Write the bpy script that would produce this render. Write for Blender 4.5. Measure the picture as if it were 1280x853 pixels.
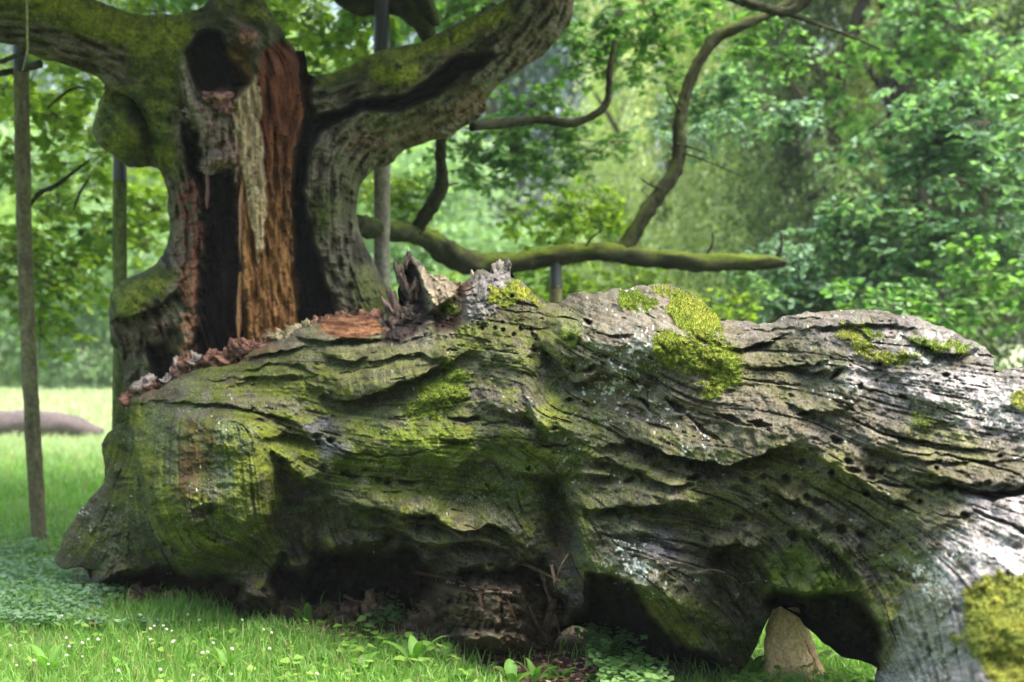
import bpy, math, random
import numpy as np
from mathutils import Vector, Matrix
for o in list(bpy.data.objects): bpy.data.objects.remove(o)
rng = np.random.RandomState(7); random.seed(7)
sc = bpy.context.scene; COL = sc.collection
R = math.radians
# ------------------------------------------------------------------ camera
F, EYE = 1778.0, 1.5                     # focal length in photo pixels (1280 wide), eye height in metres
cam = bpy.data.objects.new('camera', bpy.data.cameras.new('camera')); COL.objects.link(cam)
cam.location = (0, 0, EYE); cam.rotation_euler = (R(90), 0, 0)
cam.data.sensor_width = 36; cam.data.lens = 36*F/1280
cam.data.clip_start = .1; cam.data.clip_end = 600
cam.data.dof.use_dof = True; cam.data.dof.focus_distance = 6.3; cam.data.dof.aperture_fstop = 1.75
sc.camera = cam
# ------------------------------------------------------------------ sky, sun, exposure
SUN_EL, SUN_AZ = R(68), R(112)            # azimuth measured from +Y towards +X
w = bpy.data.worlds.new('World'); sc.world = w; w.use_nodes = True
nt = w.node_tree; bg = nt.nodes['Background']
sky = nt.nodes.new('ShaderNodeTexSky'); sky.sky_type = 'NISHITA'; sky.sun_disc = False
sky.sun_elevation = SUN_EL; sky.sun_rotation = SUN_AZ; sky.air_density = 1.2; sky.dust_density = 6; sky.ozone_density = .6
nt.links.new(sky.outputs[0], bg.inputs[0]); bg.inputs[1].default_value = .15
sun = bpy.data.objects.new('sun', bpy.data.lights.new('sun', 'SUN')); COL.objects.link(sun)
sun.data.energy = 2.0; sun.data.angle = R(60); sun.data.color = (1, .95, .85)
sd = Vector((math.sin(SUN_AZ)*math.cos(SUN_EL), math.cos(SUN_AZ)*math.cos(SUN_EL), math.sin(SUN_EL)))
sun.rotation_euler = sd.to_track_quat('Z', 'Y').to_euler()
sc.view_settings.view_transform = 'Standard'; sc.view_settings.look = 'None'
sc.view_settings.exposure = 2.18; sc.view_settings.gamma = 1.0
sc.cycles.max_bounces = 8; sc.cycles.diffuse_bounces = 4; sc.cycles.transmission_bounces = 4
sc.cycles.volume_bounces = 1; sc.cycles.use_denoising = True; sc.cycles.sample_clamp_indirect = 6

# ------------------------------------------------------------------ helpers
def at(px, py, Y): return np.array([(px-640)/F*Y, Y, EYE-(py-426.5)/F*Y])
def tag(o, label=None, cat=None, group=None, kind=None):
    if label: o['label'] = label
    if cat: o['category'] = cat
    if group: o['group'] = group
    if kind: o['kind'] = kind
    return o
def empty(name, loc, label, cat, group=None):
    o = bpy.data.objects.new(name, None); COL.objects.link(o); o.location = [float(c) for c in loc]; o.empty_display_size = .1
    return tag(o, label, cat, group)
def make_mesh(name, V, Fc, cols=None, smooth=True, attrs=None):
    V = np.asarray(V, np.float32); Fc = np.asarray(Fc, np.int32)
    me = bpy.data.meshes.new(name); n, k = Fc.shape
    me.vertices.add(len(V)); me.vertices.foreach_set('co', V.ravel())
    me.loops.add(n*k); me.loops.foreach_set('vertex_index', Fc.ravel())
    me.polygons.add(n); me.polygons.foreach_set('loop_start', np.arange(0, n*k, k, dtype=np.int32))
    me.update(calc_edges=True)
    if smooth: me.polygons.foreach_set('use_smooth', np.ones(n, bool))
    if cols is not None:
        a = me.color_attributes.new('col', 'FLOAT_COLOR', 'POINT')
        c = np.ones((len(V), 4), np.float32); c[:, :3] = cols; a.data.foreach_set('color', c.ravel())
    for kk, vv in (attrs or {}).items():
        a = me.attributes.new(kk, 'FLOAT', 'POINT'); a.data.foreach_set('value', np.asarray(vv, np.float32))
    return me
def link(name, me, mat, parent=None, loc=None):
    o = bpy.data.objects.new(name, me); COL.objects.link(o)
    if mat and not me.materials: me.materials.append(mat)
    if parent:
        o.parent = parent
        o.location = -parent.location if loc is None else loc
    elif loc is not None: o.location = [float(c) for c in loc]
    return o
TB = np.random.RandomState(3).rand(256, 256).astype(np.float32)
def vn(x, y, s=0):                       # value noise -1..1
    x = np.asarray(x, np.float32)+s*17.37; y = np.asarray(y, np.float32)+s*5.91
    xi = np.floor(x).astype(np.int32); yi = np.floor(y).astype(np.int32)
    fx = x-xi; fy = y-yi; fx = fx*fx*fx*(fx*(fx*6-15)+10); fy = fy*fy*fy*(fy*(fy*6-15)+10)
    a = TB[xi & 255, yi & 255]; b = TB[(xi+1) & 255, yi & 255]; c = TB[xi & 255, (yi+1) & 255]; d = TB[(xi+1) & 255, (yi+1) & 255]
    return ((a+(b-a)*fx)*(1-fy)+(c+(d-c)*fx)*fy)*2-1
def fbm(x, y, s=0, o=4, g=.5):
    r = 0; a = 1; t = 0
    for i in range(o):
        r = r+a*vn(x*2**i+i*3.1, y*2**i-i*7.7, s+i); t += a; a *= g
    return r/t*1.5
def sst(a, b, x):
    t = np.clip((x-a)/(b-a), 0, 1); return t*t*(3-2*t)

# ------------------------------------------------------------------ materials
def mat_base(name, rough=.8, spec=.3):
    m = bpy.data.materials.new(name); m.use_nodes = True; p = m.node_tree.nodes['Principled BSDF']
    p.inputs['Roughness'].default_value = rough; p.inputs['Specular IOR Level'].default_value = spec
    return m, m.node_tree, p
def wood_mat(name, rough=.8, scale=60, bump=.35, spec=.25, var=.35):
    m, t, p = mat_base(name, rough, spec); N = t.nodes; L = t.links
    at_ = N.new('ShaderNodeVertexColor'); at_.layer_name = 'col'
    tc = N.new('ShaderNodeTexCoord')
    n1 = N.new('ShaderNodeTexNoise'); n1.inputs['Scale'].default_value = scale; n1.inputs['Detail'].default_value = 6
    L.new(tc.outputs['Object'], n1.inputs['Vector'])
    mr = N.new('ShaderNodeMapRange'); mr.inputs['From Min'].default_value = .3; mr.inputs['From Max'].default_value = .7
    mr.inputs['To Min'].default_value = 1-var; mr.inputs['To Max'].default_value = 1+var
    L.new(n1.outputs['Fac'], mr.inputs['Value'])
    mx = N.new('ShaderNodeVectorMath'); mx.operation = 'SCALE'
    L.new(at_.outputs['Color'], mx.inputs[0]); L.new(mr.outputs[0], mx.inputs['Scale'])
    L.new(mx.outputs[0], p.inputs['Base Color'])
    b = N.new('ShaderNodeBump'); b.inputs['Strength'].default_value = bump; b.inputs['Distance'].default_value = .006
    L.new(n1.outputs['Fac'], b.inputs['Height']); L.new(b.outputs[0], p.inputs['Normal'])
    return m
def leaf_mat(name, rough=.5, trans=.45, tint=(1, 1, 1), tl=(1.25, 1.35, .6)):
    m = bpy.data.materials.new(name); m.use_nodes = True; t = m.node_tree; N = t.nodes; L = t.links
    p = N['Principled BSDF']; p.inputs['Roughness'].default_value = rough; p.inputs['Specular IOR Level'].default_value = .35
    a = N.new('ShaderNodeVertexColor'); a.layer_name = 'col'
    k = N.new('ShaderNodeVectorMath'); k.operation = 'MULTIPLY'; k.inputs[1].default_value = tint
    L.new(a.outputs['Color'], k.inputs[0]); L.new(k.outputs[0], p.inputs['Base Color'])
    k2 = N.new('ShaderNodeVectorMath'); k2.operation = 'MULTIPLY'; k2.inputs[1].default_value = tl
    L.new(k.outputs[0], k2.inputs[0])
    tr = N.new('ShaderNodeBsdfTranslucent'); L.new(k2.outputs[0], tr.inputs['Color'])
    mx = N.new('ShaderNodeMixShader'); mx.inputs[0].default_value = trans
    L.new(p.outputs[0], mx.inputs[1]); L.new(tr.outputs[0], mx.inputs[2])
    L.new(mx.outputs[0], N['Material Output'].inputs['Surface'])
    return m
M_log = wood_mat('weathered_wood', .92, 150, .5, spec=.05)
M_oak = wood_mat('oak_bark', .92, 45, .6, spec=.12)
M_branch = wood_mat('branch_bark', .95, 30, .6, spec=.05)
M_moss = leaf_mat('moss', .9, .25, tl=(1.1, 1.2, .6))
M_grass = leaf_mat('grass', .5, .45, tl=(1.0, 1.25, .6))
M_leaf = leaf_mat('leaf', .5, .45)
M_soil = wood_mat('soil', .95, 60, .8)

# ------------------------------------------------------------------ relief: an outline given real depth and carved
def subdiv(poly, step, jit=0., seed=0, closed=True):
    P = np.array(poly, float); out = []
    n = len(P); m = n if closed else n-1
    for i in range(m):
        a, b = P[i], P[(i+1) % n]; k = max(1, int(np.hypot(*(b-a))/step))
        for j in range(k): out.append(a+(b-a)*j/k)
    if not closed: out.append(P[-1])
    out = np.array(out)
    if jit:
        out[:, 0] += jit*fbm(out[:, 0]/9, out[:, 1]/9, seed, 3); out[:, 1] += jit*fbm(out[:, 0]/9, out[:, 1]/9, seed+5, 3)
    return out
def smooth_line(P, k=2):                 # Chaikin on an open line
    P = np.array(P, float)
    for _ in range(k):
        Q = [P[0]]
        for a, b in zip(P[:-1], P[1:]): Q += [a*.75+b*.25, a*.25+b*.75]
        Q.append(P[-1]); P = np.array(Q)
    return P
def inpoly(X, Y, P):
    ins = np.zeros(X.shape, bool); rows = Y[:, 0]
    for (x1, y1), (x2, y2) in zip(P, np.roll(P, -1, 0)):
        if y1 == y2: continue
        lo, hi = min(y1, y2), max(y1, y2)
        r = np.where((rows > lo) & (rows <= hi))[0]
        if len(r) == 0: continue
        xi = x1+(rows[r]-y1)/(y2-y1)*(x2-x1)
        ins[r] ^= X[r] < xi[:, None]
    return ins
def seg_near(px, py, P, closed=True):     # distance, side, param, nearest point
    A = P if closed else P[:-1]; B = np.roll(P, -1, 0) if closed else P[1:]
    best = np.full(px.shape, 1e18, np.float32); side = np.zeros(px.shape, np.float32); tt = np.zeros(px.shape, np.float32)
    nx = np.zeros(px.shape, np.float32); ny = np.zeros(px.shape, np.float32)
    Ls = np.hypot(*(B-A).T); cum = np.concatenate([[0], np.cumsum(Ls)]); tot = cum[-1]
    for i, (a, b) in enumerate(zip(A, B)):
        d = b-a; l2 = max(d@d, 1e-9)
        t = np.clip(((px-a[0])*d[0]+(py-a[1])*d[1])/l2, 0, 1)
        qx = a[0]+t*d[0]; qy = a[1]+t*d[1]; dd = (px-qx)**2+(py-qy)**2
        m = dd < best
        best = np.where(m, dd, best); nx = np.where(m, qx, nx); ny = np.where(m, qy, ny)
        side = np.where(m, np.sign(d[0]*(py-a[1])-d[1]*(px-a[0])), side); tt = np.where(m, (cum[i]+t*Ls[i])/tot, tt)
    return np.sqrt(best), side, tt, nx, ny
def resize(a, ny, nx):
    yi = np.linspace(0, a.shape[0]-1, ny); xi = np.linspace(0, a.shape[1]-1, nx)
    y0 = np.minimum(yi.astype(int), a.shape[0]-2); x0 = np.minimum(xi.astype(int), a.shape[1]-2)
    fy = (yi-y0)[:, None]; fx = (xi-x0)[None]
    return (a[y0][:, x0]*(1-fy)*(1-fx)+a[y0+1][:, x0]*fy*(1-fx)+a[y0][:, x0+1]*(1-fy)*fx+a[y0+1][:, x0+1]*fy*fx)
class Relief:
    def __init__(s, poly, S, Yfun, jit=1.2, pad=6, scale=1.0, seed=0):
        s.P = subdiv(poly, 4, jit, seed); s.S = S; s.Yfun = Yfun
        x0, y0 = s.P.min(0)-pad; x1, y1 = s.P.max(0)+pad
        s.nx = int((x1-x0)/S)+1; s.ny = int((y1-y0)/S)+1
        s.X, s.Y = np.meshgrid((x0+np.arange(s.nx)*S).astype(np.float32), (y0+np.arange(s.ny)*S).astype(np.float32))
        s.x0, s.y0 = x0, y0
        s.mask = inpoly(s.X, s.Y, s.P)
        s.thick = s.solve(scale)
        s.H = np.zeros_like(s.X); s.DX = np.zeros_like(s.X); s.DY = np.zeros_like(s.X)
        s.C = np.zeros(s.X.shape+(3,), np.float32); s.rough = np.zeros_like(s.X)
    def solve(s, scale):                  # membrane over the outline: a round limb gets a round section
        h = None
        for st in (16, 8, 4):
            xs = np.arange(s.x0, s.x0+s.nx*s.S+st, st, dtype=np.float32); ys = np.arange(s.y0, s.y0+s.ny*s.S+st, st, dtype=np.float32)
            X, Y = np.meshgrid(xs, ys); m = inpoly(X, Y, s.P)
            h = np.zeros(X.shape) if h is None else resize(h, *X.shape); h = h*m
            for _ in range(260):
                p = np.pad(h, 1); h = (p[:-2, 1:-1]+p[2:, 1:-1]+p[1:-1, :-2]+p[1:-1, 2:]+2.0*st*st)/4*m
        s._hx, s._hy, s._h, s._st = xs, ys, h, 4
        r = s.samp(h, xs, ys, 4, s.X, s.Y)
        # exact rim: near the outline use the true distance
        return np.sqrt(np.maximum(r, 0))*scale
    @staticmethod
    def samp(h, xs, ys, st, X, Y):
        u = np.clip((X-xs[0])/st, 0, len(xs)-1.001); v = np.clip((Y-ys[0])/st, 0, len(ys)-1.001)
        i = u.astype(int); j = v.astype(int); fu = u-i; fv = v-j
        return h[j, i]*(1-fu)*(1-fv)+h[j, i+1]*fu*(1-fv)+h[j+1, i]*(1-fu)*fv+h[j+1, i+1]*fu*fv
    def win(s, P, pad):
        P = np.array(P, float); x0, y0 = P.min(0)-pad; x1, y1 = P.max(0)+pad
        i0 = max(0, int((x0-s.x0)/s.S)); i1 = min(s.nx, int((x1-s.x0)/s.S)+2); j0 = max(0, int((y0-s.y0)/s.S)); j1 = min(s.ny, int((y1-s.y0)/s.S)+2)
        return (slice(j0, j1), slice(i0, i1))
    def wob(s, w, amp, f=22., seed=0):
        X, Y = s.X[w], s.Y[w]
        return X+amp*fbm(X/f, Y/f, seed+1, 3), Y+amp*fbm(X/f, Y/f, seed+9, 3)
    def blob(s, cx, cy, rx, ry, ang=0, wob=.0, soft=1., seed=0):     # falloff 1..0
        w = s.win([(cx, cy)], max(rx, ry)*1.9+wob*2); X, Y = s.wob(w, wob, 18, seed) if wob else (s.X[w], s.Y[w])
        c, n = math.cos(R(ang)), math.sin(R(ang)); dx, dy = X-cx, Y-cy
        q = ((dx*c+dy*n)/rx)**2+((-dx*n+dy*c)/ry)**2
        return w, np.exp(-q**soft*1.2)
    def bump(s, cx, cy, rx, ry, ang, amp, wob=0., soft=1., seed=0):
        w, f = s.blob(cx, cy, rx, ry, ang, wob, soft, seed); s.H[w] += amp*f
    def line(s, P, pad, wob=1.5, k=2, seed=0):
        Q = smooth_line(P, k); w = s.win(Q, pad); X, Y = s.wob(w, wob, 14, seed)
        d, sd_, t, _, _ = seg_near(X, Y, Q, False); return w, d, sd_, t
    def ridge(s, P, wd, amp, wob=1.5, taper=1, seed=0, pw=2):
        w, d, sd_, t = s.line(P, wd*3, wob, seed=seed)
        e = np.clip(np.sin(np.pi*np.clip(t, .02, .98)), 0, 1)**.5 if taper else 1
        s.H[w] += amp*np.exp(-(d/wd)**pw)*e
    def crack(s, P, wd, amp, wob=2., seed=0, dark=.0):
        w, d, sd_, t = s.line(P, wd*4+4, wob, seed=seed)
        e = np.clip(np.sin(np.pi*np.clip(t, .02, .98)), 0, 1)**.6
        ww = wd*(.35+.65*e)*(1+.35*vn(t*23, t*0, seed)); f = np.exp(-(d/ww)**4); s.H[w] -= amp*f*e
        f2 = np.exp(-(d/(ww*2.2))**2)*e; s.H[w] += amp*.12*(f2-f)
        return w, f*e
    def ledge(s, P, up, amp, dn=4., under=0., udn=14., over=0., wob=3., seed=0):
        """lip that rises gently from above and falls sharply below, with a hollow beneath"""
        w, d, sd_, t = s.line(P, max(up, udn)*2.6+dn, wob, seed=seed)
        e = np.clip(np.sin(np.pi*np.clip(t, .01, .99)), 0, 1)**.45
        q = d*sd_                                                    # >0 below (for a line drawn left to right)
        lip = np.where(q < 0, np.exp(-(q/up)**2), np.exp(-(q/dn)**4))
        un = np.where(q > 0, np.exp(-((q-dn*1.6)/udn)**2)*sst(0, dn*1.6, q), 0)
        s.H[w] += e*(amp*1.25*lip-under*1.35*un)
        s.DY[w] += e*over*1.6*np.where(q < 0, np.exp(-(q/(up*.5))**2), np.exp(-(q/dn)**2))
    def pit(s, cx, cy, rx, ry, ang, depth):
        w = s.win([(cx, cy)], max(rx, ry)*3); rx *= 1.2; ry *= 1.2; X, Y = s.wob(w, .8, 5, 3)
        c, n = math.cos(R(ang)), math.sin(R(ang)); dx, dy = X-cx, Y-cy
        q = ((dx*c+dy*n)/rx)**2+((-dx*n+dy*c)/ry)**2; f = np.exp(-q**2); s.H[w] -= depth*f
        s.pitm[w] = np.maximum(s.pitm[w], f)
    def area(s, P, soft=6., wob=4., f=20., seed=0):                   # soft polygon mask 0..1 on a window
        P = np.array(P, float); w = s.win(P, soft*2+wob*2); X, Y = s.wob(w, wob, f, seed)
        ins = np.zeros(X.shape, bool)
        for (x1, y1), (x2, y2) in zip(P, np.roll(P, -1, 0)):
            if y1 == y2: continue
            c = ((Y > min(y1, y2)) & (Y <= max(y1, y2))) & (X < x1+(Y-y1)/(y2-y1)*(x2-x1)); ins ^= c
        d = seg_near(X, Y, P, True)[0]; q = np.where(ins, d, -d)
        return w, sst(-soft, soft, q), q
    def direction(s, pts, pw=2.5):
        c = 8; xs = s.X[::c, ::c]; ys = s.Y[::c, ::c]; a = np.zeros(xs.shape); b = np.zeros(xs.shape); ww = np.zeros(xs.shape)
        for x, y, an in pts:
            k = 1/(((xs-x)**2+(ys-y)**2+60)**(pw/2)); a += k*math.cos(R(2*an)); b += k*math.sin(R(2*an)); ww += k
        a = a/ww+.10*fbm(xs/70, ys/70, 31, 2); b = b/ww+.22*fbm(xs/60, ys/60, 33, 2)
        th = .5*np.arctan2(b, a)
        # resize the doubled-angle vector
        A = resize(np.cos(2*th), s.ny, s.nx); B = resize(np.sin(2*th), s.ny, s.nx); th = .5*np.arctan2(B, A)
        s.ct, s.st_ = np.cos(th).astype(np.float32), np.sin(th).astype(np.float32)
    def lic(s, noise, L, step=1.):
        acc = noise.copy(); n = 1; JJ, II = np.mgrid[0:s.ny, 0:s.nx].astype(np.float32)
        for sg in (1, -1):
            x, y = II.copy(), JJ.copy(); dx, dy = s.ct*sg, s.st_*sg
            for k in range(int(L)):
                x += dx*step; y += dy*step
                xi = np.clip(x, 0, s.nx-1).astype(np.int32); yi = np.clip(y, 0, s.ny-1).astype(np.int32)
                wgt = 1-.8*k/L
                acc += noise[yi, xi]*wgt; n += wgt
                ndx, ndy = s.ct[yi, xi], s.st_[yi, xi]; f = np.sign(ndx*dx+ndy*dy); f[f == 0] = 1; dx, dy = ndx*f, ndy*f
        acc -= acc.mean(); return acc/acc.std()
    def paint(s, w, f, col):
        f = np.clip(f, 0, 1)[..., None]; s.C[w] = s.C[w]*(1-f)+np.array(col, np.float32)*f
    def build(s, name, mat, parent, back=True, roughness=0, backmul=1.0, extra=None):
        S = s.S; Yc = s.Yfun(s.X, s.Y); pm = Yc/F
        bulge = s.thick*pm
        rimf = sst(0, 26, s.thick)
        D = bulge+s.H*rimf; D = np.where(s.floorm, np.maximum(D, .3*bulge), D) if hasattr(s, 'floorm') else D; Yf = Yc-D
        lim = Yc+bulge*backmul*.9-.012
        Yf = np.minimum(Yf, np.where(s.mask, lim, Yc))
        PX = s.X+s.DX*rimf; PY = s.Y+s.DY*rimf
        # cells touching the mask; outside corners snap to the outline
        m = s.mask; cell = m[:-1, :-1] | m[1:, :-1] | m[:-1, 1:] | m[1:, 1:]
        use = np.zeros(m.shape, bool); use[:-1, :-1] |= cell; use[1:, :-1] |= cell; use[:-1, 1:] |= cell; use[1:, 1:] |= cell
        out = use & ~m; jj, ii = np.where(out)
        if len(jj):
            _, _, _, qx, qy = seg_near(s.X[jj, ii], s.Y[jj, ii], s.P)
            PX[jj, ii] = qx; PY[jj, ii] = qy; Yf[jj, ii] = s.Yfun(qx, qy)
        idx = np.full(m.shape, -1, np.int64); idx[use] = np.arange(use.sum())
        W = np.stack([(PX[use]-640)/F*Yf[use], Yf[use], EYE-(PY[use]-426.5)/F*Yf[use]], 1)
        cj, ci = np.where(cell)
        Q = np.stack([idx[cj, ci], idx[cj+1, ci], idx[cj+1, ci+1], idx[cj, ci+1]], 1)
        s.W = np.full(m.shape+(3,), np.nan, np.float32); s.W[use] = W
        C = s.C[use]; nf = len(W)
        if back:
            k = max(1, int(6/S)); Xb = s.X[::k, ::k]; Yb = s.Y[::k, ::k]; mb = s.mask[::k, ::k]; tb = s.thick[::k, ::k]
            cb = mb[:-1, :-1] | mb[1:, :-1] | mb[:-1, 1:] | mb[1:, 1:]
            ub = np.zeros(mb.shape, bool); ub[:-1, :-1] |= cb; ub[1:, :-1] |= cb; ub[:-1, 1:] |= cb; ub[1:, 1:] |= cb
            bx, by = Xb.copy(), Yb.copy(); yc = s.Yfun(Xb, Yb); yb = yc+tb*yc/F*backmul+.05*fbm(Xb/50, Yb/50, 77)*sst(0, 40, tb)
            o2 = ub & ~mb; j2, i2 = np.where(o2)
            if len(j2):
                _, _, _, qx, qy = seg_near(Xb[j2, i2], Yb[j2, i2], s.P); bx[j2, i2] = qx; by[j2, i2] = qy; yb[j2, i2] = s.Yfun(qx, qy)
            ib = np.full(mb.shape, -1, np.int64); ib[ub] = np.arange(ub.sum())+nf
            Wb = np.stack([(bx[ub]-640)/F*yb[ub], yb[ub], EYE-(by[ub]-426.5)/F*yb[ub]], 1)
            j3, i3 = np.where(cb); Qb = np.stack([ib[j3, i3], ib[j3, i3+1], ib[j3+1, i3+1], ib[j3+1, i3]], 1)
            W = np.concatenate([W, Wb]); Q = np.concatenate([Q, Qb]); C = np.concatenate([C, s.C[::k, ::k][ub]])
        me = make_mesh(name, W, Q, np.clip(C, .004, .9)); return link(name, me, mat, parent)
# ================================================================== THE FALLEN OAK TRUNK
LOG_OUT = [(68,700),(78,676),(90,653),(105,633),(117,618),(129,604),(133,592),(129,571),(126,556),(134,541),(145,532),(156,528),(158,510),(160,499),(170,490),(186,486),(200,487),(209,478),(218,470),(228,464),(243,462),(262,459),(280,458),(300,452),(312,440),(327,432),(345,424),(359,421),(367,411),(387,407),(402,398),(420,395),(440,395),(458,393),(472,399),(478,412),(484,403),(486,393),(495,388),(498,374),(496,360),(503,349),(504,333),(505,324),(509,313),(513,320),(520,325),(527,330),(535,341),(543,345),(552,344),(562,352),(572,357),(583,352),(590,344),(597,338),(606,339),(614,343),(620,336),(627,328),(634,327),(639,334),(638,346),(646,349),(655,356),(664,366),(675,373),(683,378),(698,380),(709,371),(720,366),(740,366),(754,364),(767,361),(784,363),(801,357),(820,355),(838,356),(849,361),(864,367),(879,375),(888,387),(901,400),(915,402),(931,403),(950,404),(965,403),(980,396),(1010,390),(1040,388),(1062,388),(1096,387),(1122,392),(1149,397),(1175,408),(1197,418),(1212,426),(1231,433),(1241,446),(1244,467),(1252,464),(1262,461),(1280,459),(1330,446),(1390,444),(1430,480),(1440,600),(1430,980),
 (1060,985),(1072,930),(1090,862),(1097,838),(1100,829),(1088,829),(1077,827),(1053,822),(1034,808),(1014,790),(999,775),(987,764),(975,757),(966,759),(963,770),(956,784),(947,803),(936,826),(926,842),(912,851),(889,851),(860,849),(831,847),(812,842),(795,831),(778,817),(757,800),(744,790),(727,783),(712,781),(703,790),(692,804),(668,814),(645,822),(615,822),(572,815),(530,808),(505,799),(494,788),(488,771),(482,768),(472,778),(455,786),(430,784),(390,783),(352,778),(312,768),(273,764),(234,766),(195,764),(156,755),(133,748),(121,735),(113,724),(109,713),(98,707),(88,711),(80,713),(72,708)]
def log_depth(x, y):
    x = np.asarray(x, np.float32); y = np.asarray(y, np.float32)
    return np.interp(x, [60,150,300,450,620,850,1000,1150,1300,1440], [8.6,8.35,8.0,7.65,7.2,6.55,6.15,5.75,5.3,5.0]).astype(np.float32)-np.clip((y-700)/150, 0, 1)*np.interp(x, [500,620,740,1000,1100,1250], [0,.3,0,.1,.25,.35]).astype(np.float32)+np.clip((500-y)/150, 0, 1.3)*.25-.95*np.clip((y-540)/360, 0, 1.2)*sst(1085, 1230, x)*sst(540, 600, y)
L = Relief(LOG_OUT, 1.0, log_depth, jit=2.0, scale=.92)
L.pitm = np.zeros_like(L.X); X, Y = L.X, L.Y
L.direction([(90,690,-50),(120,640,-55),(150,590,-70),(180,540,-80),(175,620,75),(200,660,65),(230,560,88),(260,600,90),(300,560,88),(330,620,88),(280,690,20),(240,480,-12),(300,500,-5),(340,470,-10),(360,540,15),(380,580,25),(420,600,8),(400,650,80),(430,520,8),(450,470,-8),(500,450,-15),(520,560,-2),(560,500,-12),(560,600,5),(480,620,5),(500,660,15),(600,670,20),(600,740,10),(620,420,5),(650,400,8),(640,460,4),(600,540,3),(640,570,35),(620,600,60),(660,620,70),(700,600,60),(720,660,75),(700,700,80),(745,680,60),(680,480,70),(700,430,40),(720,520,20),(700,560,8),(740,400,20),(760,480,15),(800,420,25),(820,500,30),(830,540,20),(780,600,10),(830,620,8),(870,600,20),(900,560,0),(930,520,0),(960,470,4),(920,440,2),(1000,430,6),(1000,500,3),(1040,530,22),(1000,560,8),(960,590,25),(1050,600,30),(1100,570,22),(1000,620,32),(1100,640,30),(950,640,30),(900,660,10),(860,680,8),(780,700,12),(850,760,60),(800,730,40),(760,760,55),(900,760,40),(920,800,75),(980,700,60),(1030,690,60),(1060,760,60),(1050,420,5),(1150,440,8),(1200,500,8),(1150,560,10),(1200,590,7),(1270,560,6),(1280,620,10),(1200,650,20),(1260,680,25),(1150,690,50),(1120,760,75),(1180,780,78),(1240,760,70),(1200,850,82),(1350,600,15),(1330,800,60),(500,350,-60),(540,370,40),(610,350,-50),(640,370,10)])
rs = np.random.RandomState(5)
wn = rs.randn(L.ny, L.nx).astype(np.float32)
wn2 = vn(X/2.6, Y/2.6, 41)+.5*vn(X/1.7, Y/1.7, 43)
wn3 = vn(X/9, Y/9, 45)
g1 = L.lic(wn, 22); g2 = L.lic(wn2, 46, 1.5); g3 = L.lic(wn3, 22, 2.5)
# --- large forms (pixels, metres)
b = lambda *a: L.bump(*a[:5], a[5]*1.4, *a[6:])
b(258,598,92,118,0,.36,0,2.6); b(300,520,50,22,0,.06,5); b(200,560,24,50,0,-.03,6); b(225,640,60,80,20,.10); b(120,660,50,60,-45,.02)
b(150,570,35,45,0,-.06)
b(350,600,14,60,0,-.08); b(450,570,90,45,5,.05); b(385,650,45,70,0,-.12)
b(540,400,50,40,0,-.05); b(770,420,70,60,20,.17,8,1.6); b(860,430,60,55,20,.14,8,1.5); b(690,470,26,50,10,-.07,8); b(640,430,60,30,5,.06,8,1.6); b(560,560,60,30,0,.07,10,1.6); b(660,530,46,40,0,.08,8,1.6); b(480,560,60,28,-5,.05,8,1.6); b(840,600,70,26,10,.06,8,1.6); b(960,520,70,34,10,.07,8,1.6); b(410,510,30,20,0,-.06,6); b(730,395,40,30,0,.05)
b(700,640,26,80,0,-.18); b(610,580,60,50,0,-.05); b(660,560,70,60,0,.05)
b(1090,430,120,40,5,.06); b(980,470,70,60,0,-.05); b(1030,570,120,50,25,.04); b(900,610,90,40,10,.02)
b(1190,700,90,90,60,.10); b(1250,790,80,110,0,.14); b(1130,560,120,40,15,.02); b(1160,480,90,40,10,.03)
b(810,690,80,60,20,.14)
# left foot behind the bulb
w, f, q = L.area([(60,720),(70,660),(130,590),(120,540),(160,525),(163,560),(176,605),(182,640),(200,680),(222,705),(240,720),(140,760),(90,740)], 5, 2); L.H[w] -= .20*f
L.ledge([(158,520),(163,548),(166,577),(176,605),(181,637),(190,661),(204,682),(222,698),(246,708),(280,716),(330,714)], 26, .08, 3, .0, 10, 0, 1.5)
L.ridge([(138,545),(150,556),(160,552)], 8, .05); L.ridge([(135,575),(147,585),(158,580)], 9, .05); L.crack([(128,566),(145,568),(160,566)], 3, .06); L.crack([(132,598),(150,602),(168,600)], 3, .05)
# cave left under the bulb and beneath the big ledge
w, f, q = L.area([(118,735),(150,722),(190,712),(230,716),(262,722),(300,730),(296,752),(320,780),(100,780)], 7, 5); L.H[w] -= .42*f; cave1 = (w, f)
w, f, q = L.area([(362,716),(400,706),(440,692),(480,690),(520,698),(560,712),(610,716),(662,712),(694,730),(700,790),(560,800),(500,795),(420,790),(355,790),(335,740),(352,700)], 12, 14, 26); L.H[w] -= .42*f; cave2 = (w, f)
w, f, q = L.area([(400,690),(460,700),(520,716),(545,750),(540,800),(470,800),(400,790),(350,770)], 14, 14, 26, seed=3); L.H[w] -= .35*f
b(608,762,70,50,8,.42,6,2.0); b(560,725,40,16,15,.10,4); b(450,735,26,12,10,.16,4); b(300,742,50,24,10,.15,4); b(140,725,22,18,0,.22,3)
for k in range(5): L.ridge([(505+k*12,735+6*k),(540+k*12,742+5*k),(590+k*10,738+9*k)], 4, .03)
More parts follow.
